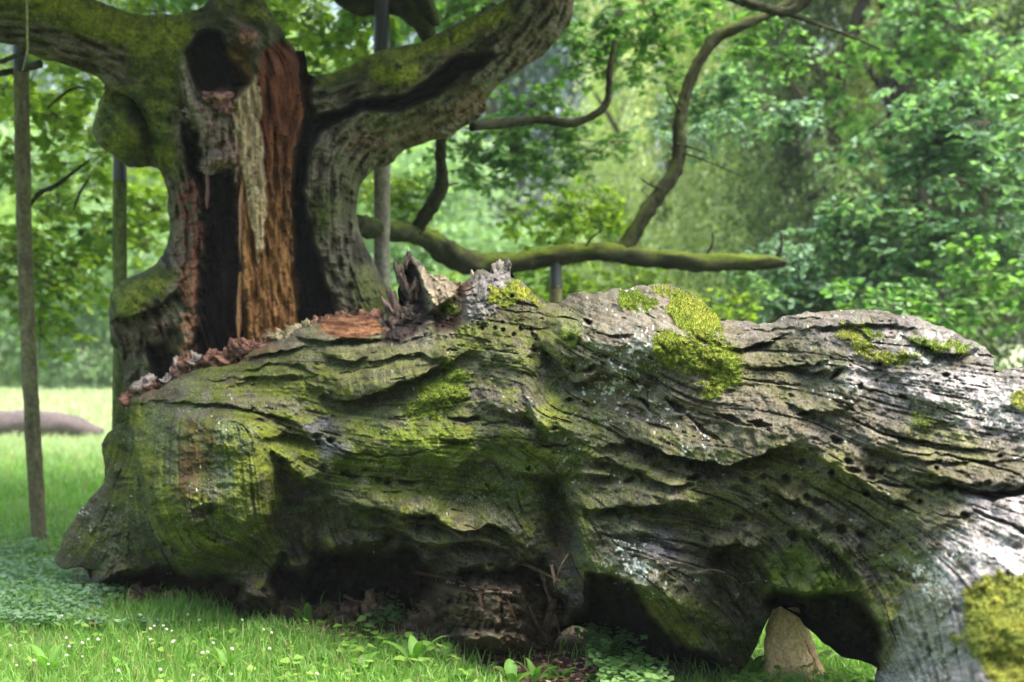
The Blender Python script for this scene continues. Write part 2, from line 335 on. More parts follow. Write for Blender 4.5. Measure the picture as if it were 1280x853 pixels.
# ledges and folds
Lg = L.ledge
Lg([(427,627),(445,628),(462,629),(480,633),(500,638),(520,640),(537,634),(548,640),(556,648),(575,655),(592,653),(608,651),(622,651),(636,660),(648,672),(660,682)], 16, .17, 5, .10, 18, 4)
Lg([(460,655),(485,652),(505,655),(520,668),(545,676),(575,672),(600,668),(625,676),(650,690)], 11, .15, 5, .12, 16, 3)
Lg([(440,640),(470,643),(500,650),(540,652),(580,668)], 4, .04, 2, .03, 5, 0)
Lg([(380,678),(420,690),(470,695),(540,700),(600,705),(660,712)], 14, .05, 5, .08, 18, 0, 6)
Lg([(341,558),(352,568),(366,582),(380,592),(397,603)], 9, .09, 4, .07, 14, 1)
Lg([(300,462),(330,455),(352,449),(380,455),(402,470)], 20, .03, 3, .03, 8, 0)
Lg([(270,486),(310,474),(345,466),(390,468)], 10, .03, 3, .03, 8)
Lg([(168,500),(200,498),(240,500),(290,502),(340,512),(372,530),(392,545)], 14, .04, 4, .05, 10, 1)
Lg([(330,545),(355,540),(385,545),(400,552)], 12, .05, 4, .05, 8, 1)
Lg([(403,486),(420,494),(440,494),(462,484),(482,474),(502,467),(525,460),(548,452),(566,446)], 26, .13, 5, .10, 14, 5)
Lg([(448,455),(480,446),(510,440),(540,440),(560,446)], 9, .04, 3, .04, 7, 1)
Lg([(400,440),(425,444),(445,447),(462,442)], 14, .05, 4, .05, 8, 1)
b(432,432,30,16,-8,.06,4); b(560,432,34,18,0,.08,5); b(520,420,36,12,-10,.04,4)
Lg([(674,425),(684,436),(697,443),(706,452),(708,468)], 20, .10, 4, .10, 12, 3)
b(704,418,26,24,30,.08,3)
Lg([(706,468),(716,480),(734,472),(752,462),(775,466),(790,476)], 14, .05, 3, .06, 8, 1)
Lg([(662,500),(668,512),(673,524),(679,536),(692,540)], 22, .09, 4, .06, 10, 1); b(690,520,24,26,20,.05,3)
Lg([(610,505),(640,512),(662,520),(676,530)], 12, .05, 3, .06, 8)
Lg([(770,552),(785,545),(800,546),(815,552),(835,560),(860,564),(885,570),(905,573),(925,570),(942,564),(958,557),(975,553),(1000,558)], 24, .15, 4, .13, 12, 5)
Lg([(640,588),(670,592),(700,590),(712,594)], 20, .07, 5, .06, 14, 1)
Lg([(735,569),(760,574),(790,584),(815,596),(840,604),(868,602)], 16, .06, 3, .05, 8, 1)
Lg([(728,632),(750,634),(775,628),(805,626),(835,628),(862,630),(885,640)], 13, .09, 4, .08, 10, 3)
Lg([(716,594),(735,590),(760,592),(780,596)], 8, .03, 3, .04, 7)
Lg([(782,668),(800,664),(820,668),(840,678),(852,690)], 12, .04, 3, .03, 8)
Lg([(884,682),(900,676),(920,673),(938,676),(948,686)], 14, .14, 4, .14, 16, 4)
Lg([(900,718),(912,716),(925,718),(938,728)], 7, .07, 3, .05, 8, 1)
Lg([(905,430),(925,434),(940,428),(955,424),(970,420)], 14, .05, 3, .07, 8, 2)
Lg([(996,410),(1040,404),(1100,402),(1160,410)], 22, .04, 3, .03, 9, 0)
Lg([(1055,404),(1080,412),(1095,424),(1086,434)], 10, .03, 3, .04, 8)
Lg([(1135,420),(1155,430),(1180,436),(1205,438),(1222,430)], 11, .05, 4, .07, 8, 2)
Lg([(930,455),(970,458),(1010,455),(1035,450)], 12, .03, 2, .03, 6); Lg([(985,455),(1010,462),(1040,462)], 10, .04, 3, .05, 7, 1)
Lg([(985,500),(1005,510),(1030,516),(1060,506)], 14, .04, 3, .04, 8, 1)
Lg([(1000,558),(1040,578),(1080,600),(1110,620),(1135,640)], 16, .04, 3, .03, 9)
Lg([(955,602),(975,618),(1000,626),(1025,640),(1050,655)], 12, .05, 3, .05, 9, 2)
Lg([(1110,585),(1160,590),(1210,600),(1250,602),(1300,600)], 18, .04, 3, .04, 8, 1)
Lg([(1140,600),(1180,602),(1220,612),(1290,606)], 10, .03, 2, .05, 8, 1)
Lg([(1070,552),(1100,562),(1140,573),(1200,576),(1270,574)], 12, .025, 2, .03, 7)
Lg([(1100,530),(1140,548),(1190,556),(1250,560)], 9, .02, 2, .02, 6)
# fold and overhanging plates of the right lobe
Lg([(701,596),(708,615),(718,640),(728,662),(732,690),(733,712)], 22, .09, 3, .10, 22, 0)
b(724,675,10,40,-8,.05)
Lg([(733,711),(752,712),(778,718),(800,726),(822,738),(845,752),(868,768),(884,786)], 30, .16, 4, .0, 10, 4)
w, f, q = L.area([(734,717),(760,718),(790,724),(802,748),(820,772),(844,795),(862,812),(880,815),(912,830),(915,852),(880,860),(800,850),(740,800),(700,790),(730,760)], 6, 4); L.H[w] -= .38*f; cave3 = (w, f)
w, f, q = L.area([(800,728),(830,742),(868,770),(890,794),(880,812),(860,812),(840,795),(818,768),(806,750)], 5, 2); L.H[w] -= .10*f
w, f, q = L.area([(892,690),(930,684),(950,694),(958,720),(962,760),(945,790),(925,775),(905,750),(888,722)], 8, 5); L.H[w] -= .10*f; cave5 = (w, f*.5)
for P in ([(905,700),(925,712),(945,740)],[(895,712),(915,735),(935,770)],[(930,694),(948,715),(956,745)]): L.ridge(P, 5, .06)
for P in ([(915,704),(935,724),(950,755)],[(900,726),(920,752),(938,785)]): L.crack(P, 3, .06)
L.ridge([(906,717),(915,722),(922,735),(926,748)], 3.5, .06); L.ridge([(870,716),(895,716),(915,722)], 3, .04)
L.ridge([(780,718),(840,756),(880,792),(905,825),(918,845)], 7, .12)
# arch
w, f, q = L.area([(958,748),(985,735),(1010,742),(1035,740),(1062,738),(1082,752),(1096,778),(1103,805),(1098,836),(1050,840),(1000,800),(970,770)], 7, 4); L.H[w] -= .40*f; cave4 = (w, f)
Lg([(946,690),(955,712),(972,732),(1000,742),(1030,738),(1058,734),(1078,738),(1092,756),(1100,782),(1104,805)], 22, .10, 4, .0, 10, 3)
Lg([(985,663),(1010,662),(1035,680),(1060,700),(1078,728)], 20, .07, 3, .05, 10)
b(1020,700,34,26,20,.09,3); L.crack([(1112,708),(1130,722),(1146,728),(1168,730)], 3.5, .06)
L.ridge([(1100,740),(1108,765),(1110,800),(1104,830)], 7, .05)
# spikes at the top
w, f, q = L.area([(478,430),(482,405),(496,388),(500,350),(508,312),(516,330),(526,352),(532,378),(538,400),(520,415),(498,430)], 4, 2); L.H[w] -= .14*f; spike = (w, f)
L.ridge([(510,316),(522,336),(534,362),(545,385)], 4, .10); L.ridge([(503,330),(498,360),(492,395)], 3, .05); L.ridge([(512,345),(510,375),(500,405)], 3, .05); L.crack([(520,345),(530,365),(538,385)], 2, .05); L.crack([(552,350),(546,372),(556,392)], 2, .04); L.crack([(600,350),(596,372),(588,392)], 2, .04); L.crack([(618,348),(610,368),(606,385)], 1.6, .03)
w, f, q = L.area([(478,430),(490,380),(505,312),(560,345),(580,355),(600,338),(640,325),(645,360),(600,420),(520,425)], 6, 3); L.H[w] += f*(.045*fbm(X[w]/9, Y[w]/12, 58, 4)+.014*fbm(X[w]/3, Y[w]/3, 59, 3)); b(552,370,22,18,40,.05,2)
w, f, q = L.area([(538,395),(560,378),(575,362),(583,380),(580,398),(568,412),(545,415)], 5, 2); L.H[w] -= .18*f; spike2 = (w, f)
L.ridge([(628,332),(610,352),(590,376),(578,402)], 16, .10); L.ridge([(598,341),(584,358)], 6, .05)
L.ridge([(482,430),(505,415),(530,402),(552,394)], 8, .08)
# top left: soft rotten shelf
w, f, q = L.area([(396,396),(480,392),(486,412),(460,420),(420,422),(400,415)], 4, 2); shelf = (w, f); L.H[w] += .03*f
Lg([(368,418),(395,424),(420,424),(450,420),(480,424)], 12, .05, 3, .07, 8, 1)
Lg([(300,446),(330,440),(360,432),(395,432)], 12, .05, 3, .05, 8, 1)
# cracks
for P, wd, dp in [([(1149,606),(1165,610),(1185,606),(1205,611),(1225,617),(1245,621),(1262,619),(1280,612),(1310,612)], 5.5, .16),([(1218,638),(1236,646),(1254,652),(1285,668),(1330,690)], 3.2, .10),
  ([(1044,512),(1064,522),(1082,531),(1104,543),(1126,550),(1150,557),(1182,562),(1230,564)], 1.6, .04),([(1130,566),(1180,570),(1220,578),(1250,586),(1290,602)], 2, .05),([(1080,600),(1110,606),(1150,611)], 1.8, .05),
  ([(1039,595),(1056,604),(1070,612),(1085,617),(1095,627),(1106,634)], 1.6, .05),([(1098,621),(1126,631),(1150,641)], 1.8, .06),([(1160,640),(1200,648),(1225,652)], 1.4, .03),
  ([(833,500),(845,508),(856,514)], 4, .10),([(856,516),(868,528),(882,540),(895,546),(906,552)], 2.5, .06),([(894,516),(912,522),(930,532)], 3, .08),([(934,528),(950,528),(964,532)], 3, .08),
  ([(996,519),(1010,516),(1024,514)], 3, .07),([(1038,473),(1046,466),(1053,462)], 3, .08),([(604,532),(625,528),(645,530),(665,534)], 2, .05),([(668,556),(690,558),(712,556)], 2, .06),([(560,523),(585,526),(600,524)], 2.4, .07),
  ([(548,550),(570,556),(590,552)], 3, .07),([(695,397),(710,398),(722,402)], 1.8, .05),([(620,384),(635,390),(655,392),(675,392),(690,398)], 1.3, .03),([(645,410),(665,412),(690,410)], 1, .03),([(620,360),(640,378),(660,382)], 1, .02),
  ([(727,398),(735,404),(740,410)], 2, .05),([(760,420),(775,424),(790,420)], 3, .06),([(725,466),(738,460),(748,458)], 3, .08),([(862,414),(872,424),(888,432)], 3, .07),([(800,498),(808,506),(812,512)], 3, .08),
  ([(410,560),(440,568),(480,570),(520,566),(550,560)], 1.5, .04),([(400,540),(420,560),(450,580)], 1.2, .03),([(470,600),(520,604),(560,600)], 1.5, .03),([(600,545),(650,548),(690,552)], 1.2, .03),
  ([(745,575),(760,572),(775,580),(782,584)], 2, .05),([(250,478),(290,476),(330,470)], 2, .04),([(690,640),(715,636),(735,650)], 2, .04),([(860,600),(872,596)], 4, .10),([(750,668),(780,672),(800,680)], 3, .06),
  ([(930,410),(960,414),(1000,412)], 1.5, .03),([(915,470),(950,478),(1000,482)], 1.3, .03),([(1040,440),(1080,462),(1120,468)], 1.2, .02),([(1160,500),(1190,520),(1230,526)], 1.3, .03),([(1060,480),(1100,490),(1140,500)],1.2,.025)]:
    w, f = L.crack(P, wd, dp, seed=len(P)); L.pitm[w] = np.maximum(L.pitm[w], f*.6)
for p in [(1003,576,4,2.5,20),(1046,551,6,3.5,25),(1061,577,5,3,20),(1067,588,7,3,15),(1088,588,7,4,15),(1089,597,4.5,3,0),(1083,616,4.5,4,10),(1126,631,4,4,0),(1151,628,3,3,0),(1206,645,5.5,4,0),(983,599,5,4,10),(1022,627,7,4,25),(1010,621,4,3,30),(999,627,6,2.5,50),(1053,662,5,5,20),(1077,668,5.5,4.5,0),(993,669,6,5.5,20),(958,631,3.5,3.5,0),(932,601,6,3,20),(872,595,6,3,-25),(788,601,6,3,-20),(954,595,3,3,0),(942,685,5,3,10),(925,649,6,3,0),(1040,590,2.5,2.5,0),(1102,590,2.5,2,0),(1170,585,2.5,2,0),
  (179,607,4,5,0),(252,641,10,6,-10),(263,637,4,5,0),(404,586,4,4,0),(430,593,3,2.5,0),(437,595,3.5,2.5,0),(444,597,3.5,2.5,0),(475,600,4,3,0),(485,602,4,4,0),(510,605,8,3,0),(396,544,5,3,0),(413,550,4,3,0),(398,552,3,3,0),(324,526,5,2.5,0),(352,575,5,4,30),(717,458,3,3,0),(737,403,3,2.5,0),(651,412,2.2,2.2,0),(664,412,2.2,2.2,0),(672,425,2.5,2,0),(628,404,2,2,0),(629,413,2.2,2.2,0),(642,419,2,2,0),(692,535,4,2.5,0),(668,438,2.5,2,0),(640,370,2.5,2,0),(603,411,2,2,0),(618,411,2.2,2.2,0),(795,476,5,5,0),(712,500,3,2,0),(660,585,3,2,0),(865,582,4,3,0),(1130,496,5,2.5,15),(1075,483,4,3,40),(1100,455,3,2,0),(1250,570,3,2,0),(1235,602,4,3,0),(1182,470,5,2.5,0),(800,590,5,3,20)]:
    L.pit(*p, .07)
rp = np.random.RandomState(11)
for k in range(220):
    x, y = rp.uniform(150, 1270), rp.uniform(380, 700)
    if x < 380 and rp.rand() < .8: continue
    i, j = int((x-L.x0)), int((y-L.y0)); a = math.degrees(math.atan2(L.st_[j, i], L.ct[j, i])); r = rp.uniform(.7, 1.8)
    L.pit(x, y, r*rp.uniform(1, 2.6), r, a, .02)
# fibres, furrows, lumps
smooth = np.zeros_like(X)
for cx, cy, rx, ry in [(250,590,95,100),(1230,800,120,120)]:
    w, f = L.blob(cx, cy, rx, ry); smooth[w] = np.maximum(smooth[w], f)
for w, f in (cave1, cave2, cave3, cave4): smooth[w] = np.maximum(smooth[w], f*.3)
str_ = (1-.55*smooth)*(.55+.45*sst(-.4, .5, fbm(X/70, Y/50, 61, 3)))
lum = fbm(X/55, Y/40, 51, 4); lum2 = fbm(X/16, Y/13, 52, 4)
L.H += .062*lum+.016*lum2+.007*fbm(X/6,Y/4.5,57,3)+str_*(.0055*g3+.0036*g2+.0016*g1)
ck = sst(1.5, 2.2, -g2+.5*fbm(X/40, Y/40, 66, 3)); L.H -= .020*ck*str_; cr2 = sst(1.5, 2.5, g3); L.H += .008*cr2*str_
tq = (g3*.9+.8*fbm(X/14, Y/8, 55, 3))*1.3; tf = tq-np.floor(tq); L.H += .006*str_*(np.floor(tq)+sst(.72, 1, tf)-tq)
wc = vn(X/3.4, Y/3.4, 47)+.3*vn(X/8, Y/8, 48); g4 = L.lic(wc, 13, 1.6); thin = sst(1.75, 2.15, g4+.35*fbm(X/50, Y/40, 49, 2)); L.H -= .028*thin*(1-.6*smooth)
for w, f in (cave1, cave2, cave3, cave4, cave5): L.H[w] += f*(.055*fbm(X[w]/16, Y[w]/20, 63, 4)+.02*fbm(X[w]/5, Y[w]/7, 64, 3)-.05*sst(.15, .0, np.abs(fbm(X[w]/22, Y[w]/16, 65, 3))))
L.H += .0015*vn(X/1.3, Y/1.3, 71)+.003*fbm(X/4, Y/4, 72, 2)
L.DY += 1.2*g3*str_*.5
L.crack([(160,524),(165,550),(169,577),(179,605),(184,637),(194,661),(208,680),(226,694),(250,704)], 4, .10); b(146,556,14,10,0,.05,3); b(150,590,16,13,0,.05,3); b(128,650,20,26,-30,.04,4); b(150,700,22,16,0,.04,4); b(300,745,40,20,0,.1,4)
L.H = L.H
# --- colours: bare wood, stains, algae, lichen, moss
v = sst(-1.6, 1.6, g2+.5*g3)[..., None]
C = np.array([.105,.092,.068])*(1-v)+np.array([.205,.182,.14])*v
tone = fbm(X/90, Y/60, 81, 4)[..., None]; C = C*(1+.35*tone)
wr = sst(-.2, .6, fbm(X/45, Y/30, 82, 4))[..., None]*.5; C = C*(1-wr)+np.array([.135,.124,.105])*wr*1.1
L.C = C.astype(np.float32)
def stain(P, col, amt, soft=18, wob=16, f=30, seed=0, grainy=.5):
    w, ff, q = L.area(P, soft, wob, f, seed)
    n = sst(-1.0, .1, fbm(X[w]/14, Y[w]/11, seed+100, 4)+grainy*.35*g2[w]); c = np.array(col)*(1+.22*g2[w][..., None]*.6+.18*fbm(X[w]/7,Y[w]/7,seed+50,3)[..., None])
    a = (ff*n*amt)[..., None]; L.C[w] = L.C[w]*(1-a)+np.clip(c, .003, 1)*a
GREY=[.20,.185,.18]; PALE=[.44,.41,.42]
stain([(900,395),(1000,385),(1180,400),(1250,440),(1290,470),(1290,560),(1180,540),(1060,500),(960,440)], GREY, .8, seed=1)
stain([(1040,450),(1120,470),(1240,470),(1450,450),(1450,560),(1250,545),(1120,520),(1050,490)], PALE, .75, seed=2)
stain([(1190,610),(1450,600),(1450,985),(1060,985),(1100,850),(1130,760),(1160,700),(1190,660),(1200,640)], [.47,.44,.45], .95, 12, 8, seed=3)
stain([(640,470),(760,480),(690,530),(610,530),(560,490)], [.15,.12,.105], .8, seed=4)
stain([(550,480),(700,470),(720,560),(560,560)], [.20,.185,.165], .5, seed=5)
stain([(740,480),(860,470),(930,520),(960,550),(850,560),(770,530)], [.20,.16,.125], .6, seed=6)
stain([(760,575),(850,570),(900,600),(870,620),(790,610)], [.18,.155,.12], .7, seed=7)
stain([(780,660),(840,655),(850,700),(800,700)], [.16,.14,.17], .8, seed=8)
stain([(380,530),(420,520),(440,560),(405,575)], [.17,.17,.20], .9, 8, 6, seed=9)
stain([(480,410),(540,415),(600,430),(560,450),(470,440)], [.20,.185,.16], .8, seed=10)
stain([(402,424),(455,420),(470,445),(410,452)], [.27,.235,.205], .8, 8, 6, seed=10)
stain([(700,600),(730,660),(733,760),(700,760),(680,700),(685,640)], [.10,.09,.11], .95, 10, 8, seed=12)
G1=[.082,.108,.018]; G2=[.15,.19,.022]; GO=[.115,.122,.045]; GD=[.045,.065,.016]; GB=[.10,.135,.075]
A=[(160,500,340,500,G1),]
for P, c, a in [([(150,500),(300,450),(480,430),(700,430),(720,600),(700,660),(560,640),(380,600),(360,720),(200,720),(150,640)], [.125,.15,.036], .75),([(380,410),(560,420),(560,470),(380,470)], [.15,.155,.07], .7),([(720,420),(1000,560),(1150,640),(1000,680),(740,660)], [.145,.148,.062], .6),
 ([(150,510),(230,495),(345,510),(350,680),(300,715),(230,700),(180,640)], G1, .95),([(155,520),(195,520),(200,600),(230,660),(270,700),(250,712),(200,670),(168,600)], G2, .9),
 ([(285,530),(345,530),(350,660),(310,670),(290,600)], G2, .85),([(195,520),(250,510),(240,600),(205,610)], GB, .8),([(265,530),(320,540),(310,600),(270,600)], GB, .8),
 ([(70,700),(130,600),(125,545),(165,540),(190,660),(150,720)], GO, .75),([(128,550),(160,545),(180,640),(150,640),(130,590)], G1, .8),
 ([(260,450),(350,440),(400,460),(400,500),(300,490)], G1, .75),([(280,480),(340,465),(400,490),(390,520),(300,500)], G2, .8),([(350,530),(410,550),(400,600),(350,570)], G2, .9),([(310,510),(360,520),(400,540),(330,550)], G2, .8),
 ([(400,540),(480,520),(600,520),(640,560),(600,640),(480,630),(400,610)], G1, .95),([(430,545),(520,520),(580,540),(560,590),(450,590)], G2, .9),([(400,440),(480,450),(560,455),(500,500),(410,500)], GO, .7),
 ([(560,400),(660,400),(690,440),(640,460),(560,455)], G2, .75),([(600,360),(690,380),(720,400),(690,440),(610,410)], GO, .85),([(690,395),(720,400),(720,440),(690,440)], G2, .8),([(705,440),(730,440),(735,480),(712,485)], G2, .85),
 ([(665,490),(730,480),(760,540),(730,600),(660,610),(650,560)], G1, .95),([(670,500),(700,490),(720,530),(690,545)], G2, .95),([(640,540),(700,550),(690,600),(640,600)], G2, .7),([(730,560),(800,560),(860,600),(840,610),(760,590)], G1, .8),
 ([(560,590),(700,590),(710,640),(640,650),(560,640)], GD, .9),([(730,625),(880,620),(900,660),(760,665)], G1, .75),([(705,600),(730,620),(745,690),(733,715),(720,660)], G2, .95),
 ([(900,420),(1050,430),(1080,500),(1000,520),(910,480)], GO, .7),([(780,540),(1000,550),(990,580),(860,580)], G1, .7),([(940,560),(1100,570),(1200,600),(1200,660),(1100,650),(980,620)], [.175,.18,.065], .9),
 ([(850,600),(980,590),(1040,650),(950,680),(860,650)], GO, .65),([(1130,520),(1200,515),(1230,570),(1150,580)], [.26,.27,.11], .8),([(1100,560),(1290,570),(1290,600),(1120,595)], GO, .5),
 ([(950,680),(1010,660),(1070,700),(1095,740),(1060,770),(1000,760),(960,740)], G1, .98),([(1085,660),(1140,680),(1180,730),(1110,760),(1080,710)], G2, .8),([(1090,735),(1112,740),(1118,790),(1104,830),(1092,790)], [.30,.34,.06], .95),([(1120,740),(1180,740),(1160,800),(1120,790)], [.30,.31,.16], .6),
 ([(800,730),(840,745),(890,790),(880,812),(850,805),(815,770)], [.27,.29,.06], .95),([(830,720),(900,740),(940,800),(925,850),(890,800)], G1, .8),([(740,690),(880,760),(870,780),(730,715)], G2, .7),
 ([(430,625),(520,640),(620,655),(640,680),(560,680),(470,660)], [.20,.20,.07], .85),([(900,670),(950,680),(960,740),(910,720)], G1, .6),([(355,590),(400,600),(470,640),(500,680),(400,670),(360,640)], GD, .8),([(600,600),(700,610),(720,700),(680,720),(620,660)], GD, .6)]:
    stain(P, c, a, seed=int(P[0][0])%97)
stain([(75,700),(100,640),(125,605),(128,550),(160,530),(172,600),(196,680),(215,712),(140,725)], [.075,.092,.028], .95, 10, 8, seed=50); stain([(128,560),(150,548),(165,600),(180,650),(150,640),(132,600)], [.115,.14,.028], .9, 8, 8, seed=51); stain([(380,530),(420,520),(440,560),(405,575)], [.17,.165,.20], .9, 8, 6, seed=9); stain([(590,480),(660,470),(680,530),(600,535)], [.115,.10,.085], .85, 14, 12, seed=41); stain([(250,500),(300,494),(390,505),(395,520),(300,508)], [.12,.10,.085], .8, 8, 8, seed=42); stain([(470,480),(520,470),(600,440),(640,455),(560,480),(500,500)], [.17,.155,.13], .7, seed=43)
wl_ = g3*.45+fbm(X/22, Y/13, 141, 4)*1.3; vd = sst(.35, 1.1, wl_)[..., None]*.62*(1-.5*(X > 1130))[..., None]; L.C = L.C*(1-vd)+np.array([.062,.054,.040])*vd
vg = (sst(.3, .9, fbm(X/26, Y/12, 142, 4)+.25*g2)*sst(820, 640, X)*sst(420, 500, Y))[..., None]*.75; L.C = L.C*(1-vg)+np.array([.185,.215,.026])*vg
vb = (sst(.35, .9, fbm(X/19, Y/9, 146, 4)-.2*g2)*sst(640, 800, X))[..., None]*.55; L.C = L.C*(1-vb)+np.array([.21,.18,.125])*vb
sp_ = (sst(.45, .75, vn(X/1.7, Y/1.5, 143)+.4*vn(X/6, Y/5, 144))*(1-.4*smooth))[..., None]*.6; L.C = L.C*(1-sp_)+np.array([.035,.03,.022])*sp_; L.H -= .004*sp_[..., 0]
tl_ = (sst(.5, .8, vn(X/1.5, Y/1.5, 147)+.5*vn(X/13, Y/10, 148)))[..., None]*.5; L.C = L.C*(1-tl_)+np.array([.24,.27,.19])*tl_
stain([(228,530),(262,528),(262,570),(252,612),(225,618),(222,580)], [.085,.05,.02], .9, 14, 10, seed=21); stain([(228,528),(262,526),(262,560),(228,560)], [.11,.10,.022], .8, 7, 6, seed=22)
stain([(350,575),(372,600),(400,620),(400,700),(352,700)], [.055,.045,.045], .95, 8, 6, seed=23)
# damp rotten undersides and hollows; their recess shade is painted into the dark colour
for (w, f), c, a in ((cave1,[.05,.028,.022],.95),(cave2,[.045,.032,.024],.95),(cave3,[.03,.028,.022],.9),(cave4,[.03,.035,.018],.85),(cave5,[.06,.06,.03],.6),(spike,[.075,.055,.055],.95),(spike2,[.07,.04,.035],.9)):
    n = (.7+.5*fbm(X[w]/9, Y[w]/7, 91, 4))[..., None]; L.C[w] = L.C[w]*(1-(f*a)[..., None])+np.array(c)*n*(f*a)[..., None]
stain([(800,738),(835,752),(878,800),(850,808),(818,772)], [.27,.29,.06], .9, 6, 5, seed=28)
stain([(540,710),(660,720),(692,750),(690,810),(600,822),(520,806)], [.15,.115,.075], .9, seed=24)
stain([(518,325),(560,345),(582,365),(560,400),(540,390),(528,360)], [.38,.32,.22], .95, 5, 5, seed=25); stain([(590,345),(640,330),(640,370),(590,410),(575,400)], [.27,.25,.24], .9, 6, 5, seed=26)
stain([(572,358),(592,348),(584,384),(570,400)], [.22,.09,.05], .7, 4, 4, seed=27)
w, f = shelf; n = sst(-1.2, 1.2, vn(X[w]/14, Y[w]/2.2, 93)*1.2+.6*fbm(X[w]/6, Y[w]/3, 94, 3))[..., None]; L.C[w] = L.C[w]*(1-f[..., None])+(np.array([.09,.035,.02])*(1-n)+np.array([.33,.17,.09])*n)*f[..., None]; L.H[w] += .012*f*n[..., 0]
for cx, cy, rx, ry, a in [(778,505,22,10,10),(882,540,14,5,35),(876,506,8,4,30),(735,470,16,6,30),(180,490,30,7,-8),(330,436,30,9,-12),(300,446,22,7,0),(850,590,20,5,0),(700,690,12,40,10)]:
    w, f = L.blob(cx, cy, rx, ry, a, 4); L.paint(w, f*.75*(.6+.5*fbm(X[w]/5, Y[w]/5, 95, 3)), [.24,.12,.07] if cy < 650 else [.12,.06,.05])
L.C *= .56*(1+.16*vn(X/1.1, Y/1.1, 96)+.14*vn(X/2.3, Y/1.7, 97))[..., None]
# lichen crust: pale flecks
lic_d = np.zeros_like(X)
for cx, cy, rx, ry, a, d in [(770,470,55,70,20,.9),(800,430,60,40,10,.85),(860,540,60,35,20,.6),(900,470,50,40,0,.3),(720,560,60,40,0,.5),(795,372,26,18,0,.9),(750,400,50,30,0,.5),(820,510,50,40,20,.75),(800,705,62,34,25,1.05),(1170,440,75,30,10,1.1),(1230,500,80,45,10,1.0),(1280,520,60,60,0,.85),(1060,480,50,20,10,.7),(1170,720,60,50,40,.95),(1230,690,70,30,20,.8),(1170,830,70,70,0,.6),(1040,395,40,8,0,.5),(985,400,20,8,0,.6),(260,560,60,60,0,.2),(280,600,50,50,0,.2),(490,500,45,30,-15,.4),(640,360,30,15,0,.5),(600,370,20,20,0,.4),(1330,700,80,150,0,.5),(110,640,40,50,0,.35),(640,540,60,40,0,.25),(1000,640,60,30,0,.2),(700,600,60,40,0,.2)]:
    w, f = L.blob(cx, cy, rx, ry, a, 12); lic_d[w] = np.maximum(lic_d[w], f*d)
fl = vn(X/2.3, Y/2.3, 111)*.6+vn(X/4.6, Y/4.6, 112)*.5+vn(X/11, Y/11, 113)*.35
lich = sst(0, .22, fl-(1.02-.95*lic_d)); rim = vn(X/1.5, Y/1.5, 114)
lc = np.array([.36,.38,.345])*(1+.18*rim[..., None]); L.C = L.C*(1-lich[..., None])+lc*lich[..., None]; L.H += .003*lich
film = np.clip(lic_d, 0, 1)*.28*sst(-.4, .6, fbm(X/8, Y/8, 115, 3)); L.C = L.C*(1-film[..., None])+np.array([.27,.30,.28])*film[..., None]
# moss cushions
moss = np.zeros_like(X); mossy = np.zeros_like(X)
for P, a, yel in [([(816,358),(835,355),(850,361),(866,367),(882,376),(904,402),(903,414),(885,412),(868,400),(848,392),(835,380),(828,368)],1,.7),([(838,378),(862,392),(890,406),(905,425),(890,432),(862,420),(845,404),(832,392)],1,.6),([(820,422),(842,416),(870,426),(905,430),(925,440),(935,462),(922,482),(900,492),(884,503),(872,492),(880,470),(858,458),(836,462),(818,446)],1,.55),
 ([(1050,410),(1075,418),(1095,436),(1130,440),(1148,440),(1140,452),(1115,460),(1090,452),(1062,432)],.9,.9),([(1068,402),(1092,408),(1100,420),(1078,416)],1,.15),([(1135,420),(1165,428),(1210,428),(1200,440),(1150,436)],1,.15),([(768,366),(785,364),(810,364),(822,380),(812,392),(790,390),(772,386)],1,.2),
 ([(512,500),(530,482),(548,466),(566,462),(588,474),(586,492),(566,504),(552,522),(530,520),(515,524)],1,.3),([(547,455),(562,452),(566,462),(550,464)],1,.4),([(612,366),(624,360),(640,350),(655,356),(668,370),(678,377),(650,378),(614,378)],1,.95),([(545,380),(560,378),(572,382),(566,394),(550,398)],1,.3),
 ([(1204,742),(1232,722),(1290,716),(1290,860),(1250,860),(1228,838),(1205,790)],.95,1.0),([(1262,492),(1300,488),(1300,516),(1272,510)],.9,1.0),([(1140,515),(1166,514),(1168,532),(1144,536)],.8,.2),([(1188,802),(1204,786),(1206,800),(1194,816)],.8,.6),
 ([(700,412),(725,414),(722,428),(704,426)],.8,.1),([(762,500),(790,498),(800,514),(775,520)],.0,.1),([(796,456),(812,458),(812,468),(800,468)],.9,.3),([(480,540),(560,525),(600,545),(590,575),(520,580)],.35,.2),([(960,700),(1000,680),(1050,720),(1080,745),(1010,752),(970,736)],.4,.05),([(340,560),(352,566),(385,598),(375,602),(345,575)],.6,.4)]:
    w, f, q = L.area(P, 9, 7, 12, seed=int(P[0][1])); n = sst(-.5, -.1, .8*fbm(X[w]/7, Y[w]/7, 121, 3)+q*.07-.05); f = sst(.1, .6, f)
    f = f*a*n; up = f > moss[w]; mossy[w] = np.where(up, yel*np.clip(.75+.5*fbm(X[w]/16, Y[w]/16, 122, 3), 0, 1), mossy[w]); moss[w] = np.maximum(moss[w], f)
tuf = fbm(X/3.2, Y/3.2, 131, 3); L.H += moss*(.016+.012*tuf+.012*fbm(X/9, Y/9, 132, 3))
mc = (np.array([.075,.12,.014])*(1-mossy[..., None])+np.array([.205,.215,.034])*mossy[..., None])*(1+.35*tuf[..., None])
L.C = L.C*(1-moss[..., None])+mc*moss[..., None]
pd = np.clip(L.pitm, 0, 1)[..., None]*.6; L.C = L.C*(1-pd)+np.array([.06,.045,.032])*pd  # pits and cracks: dark rot, with their shade painted in as well

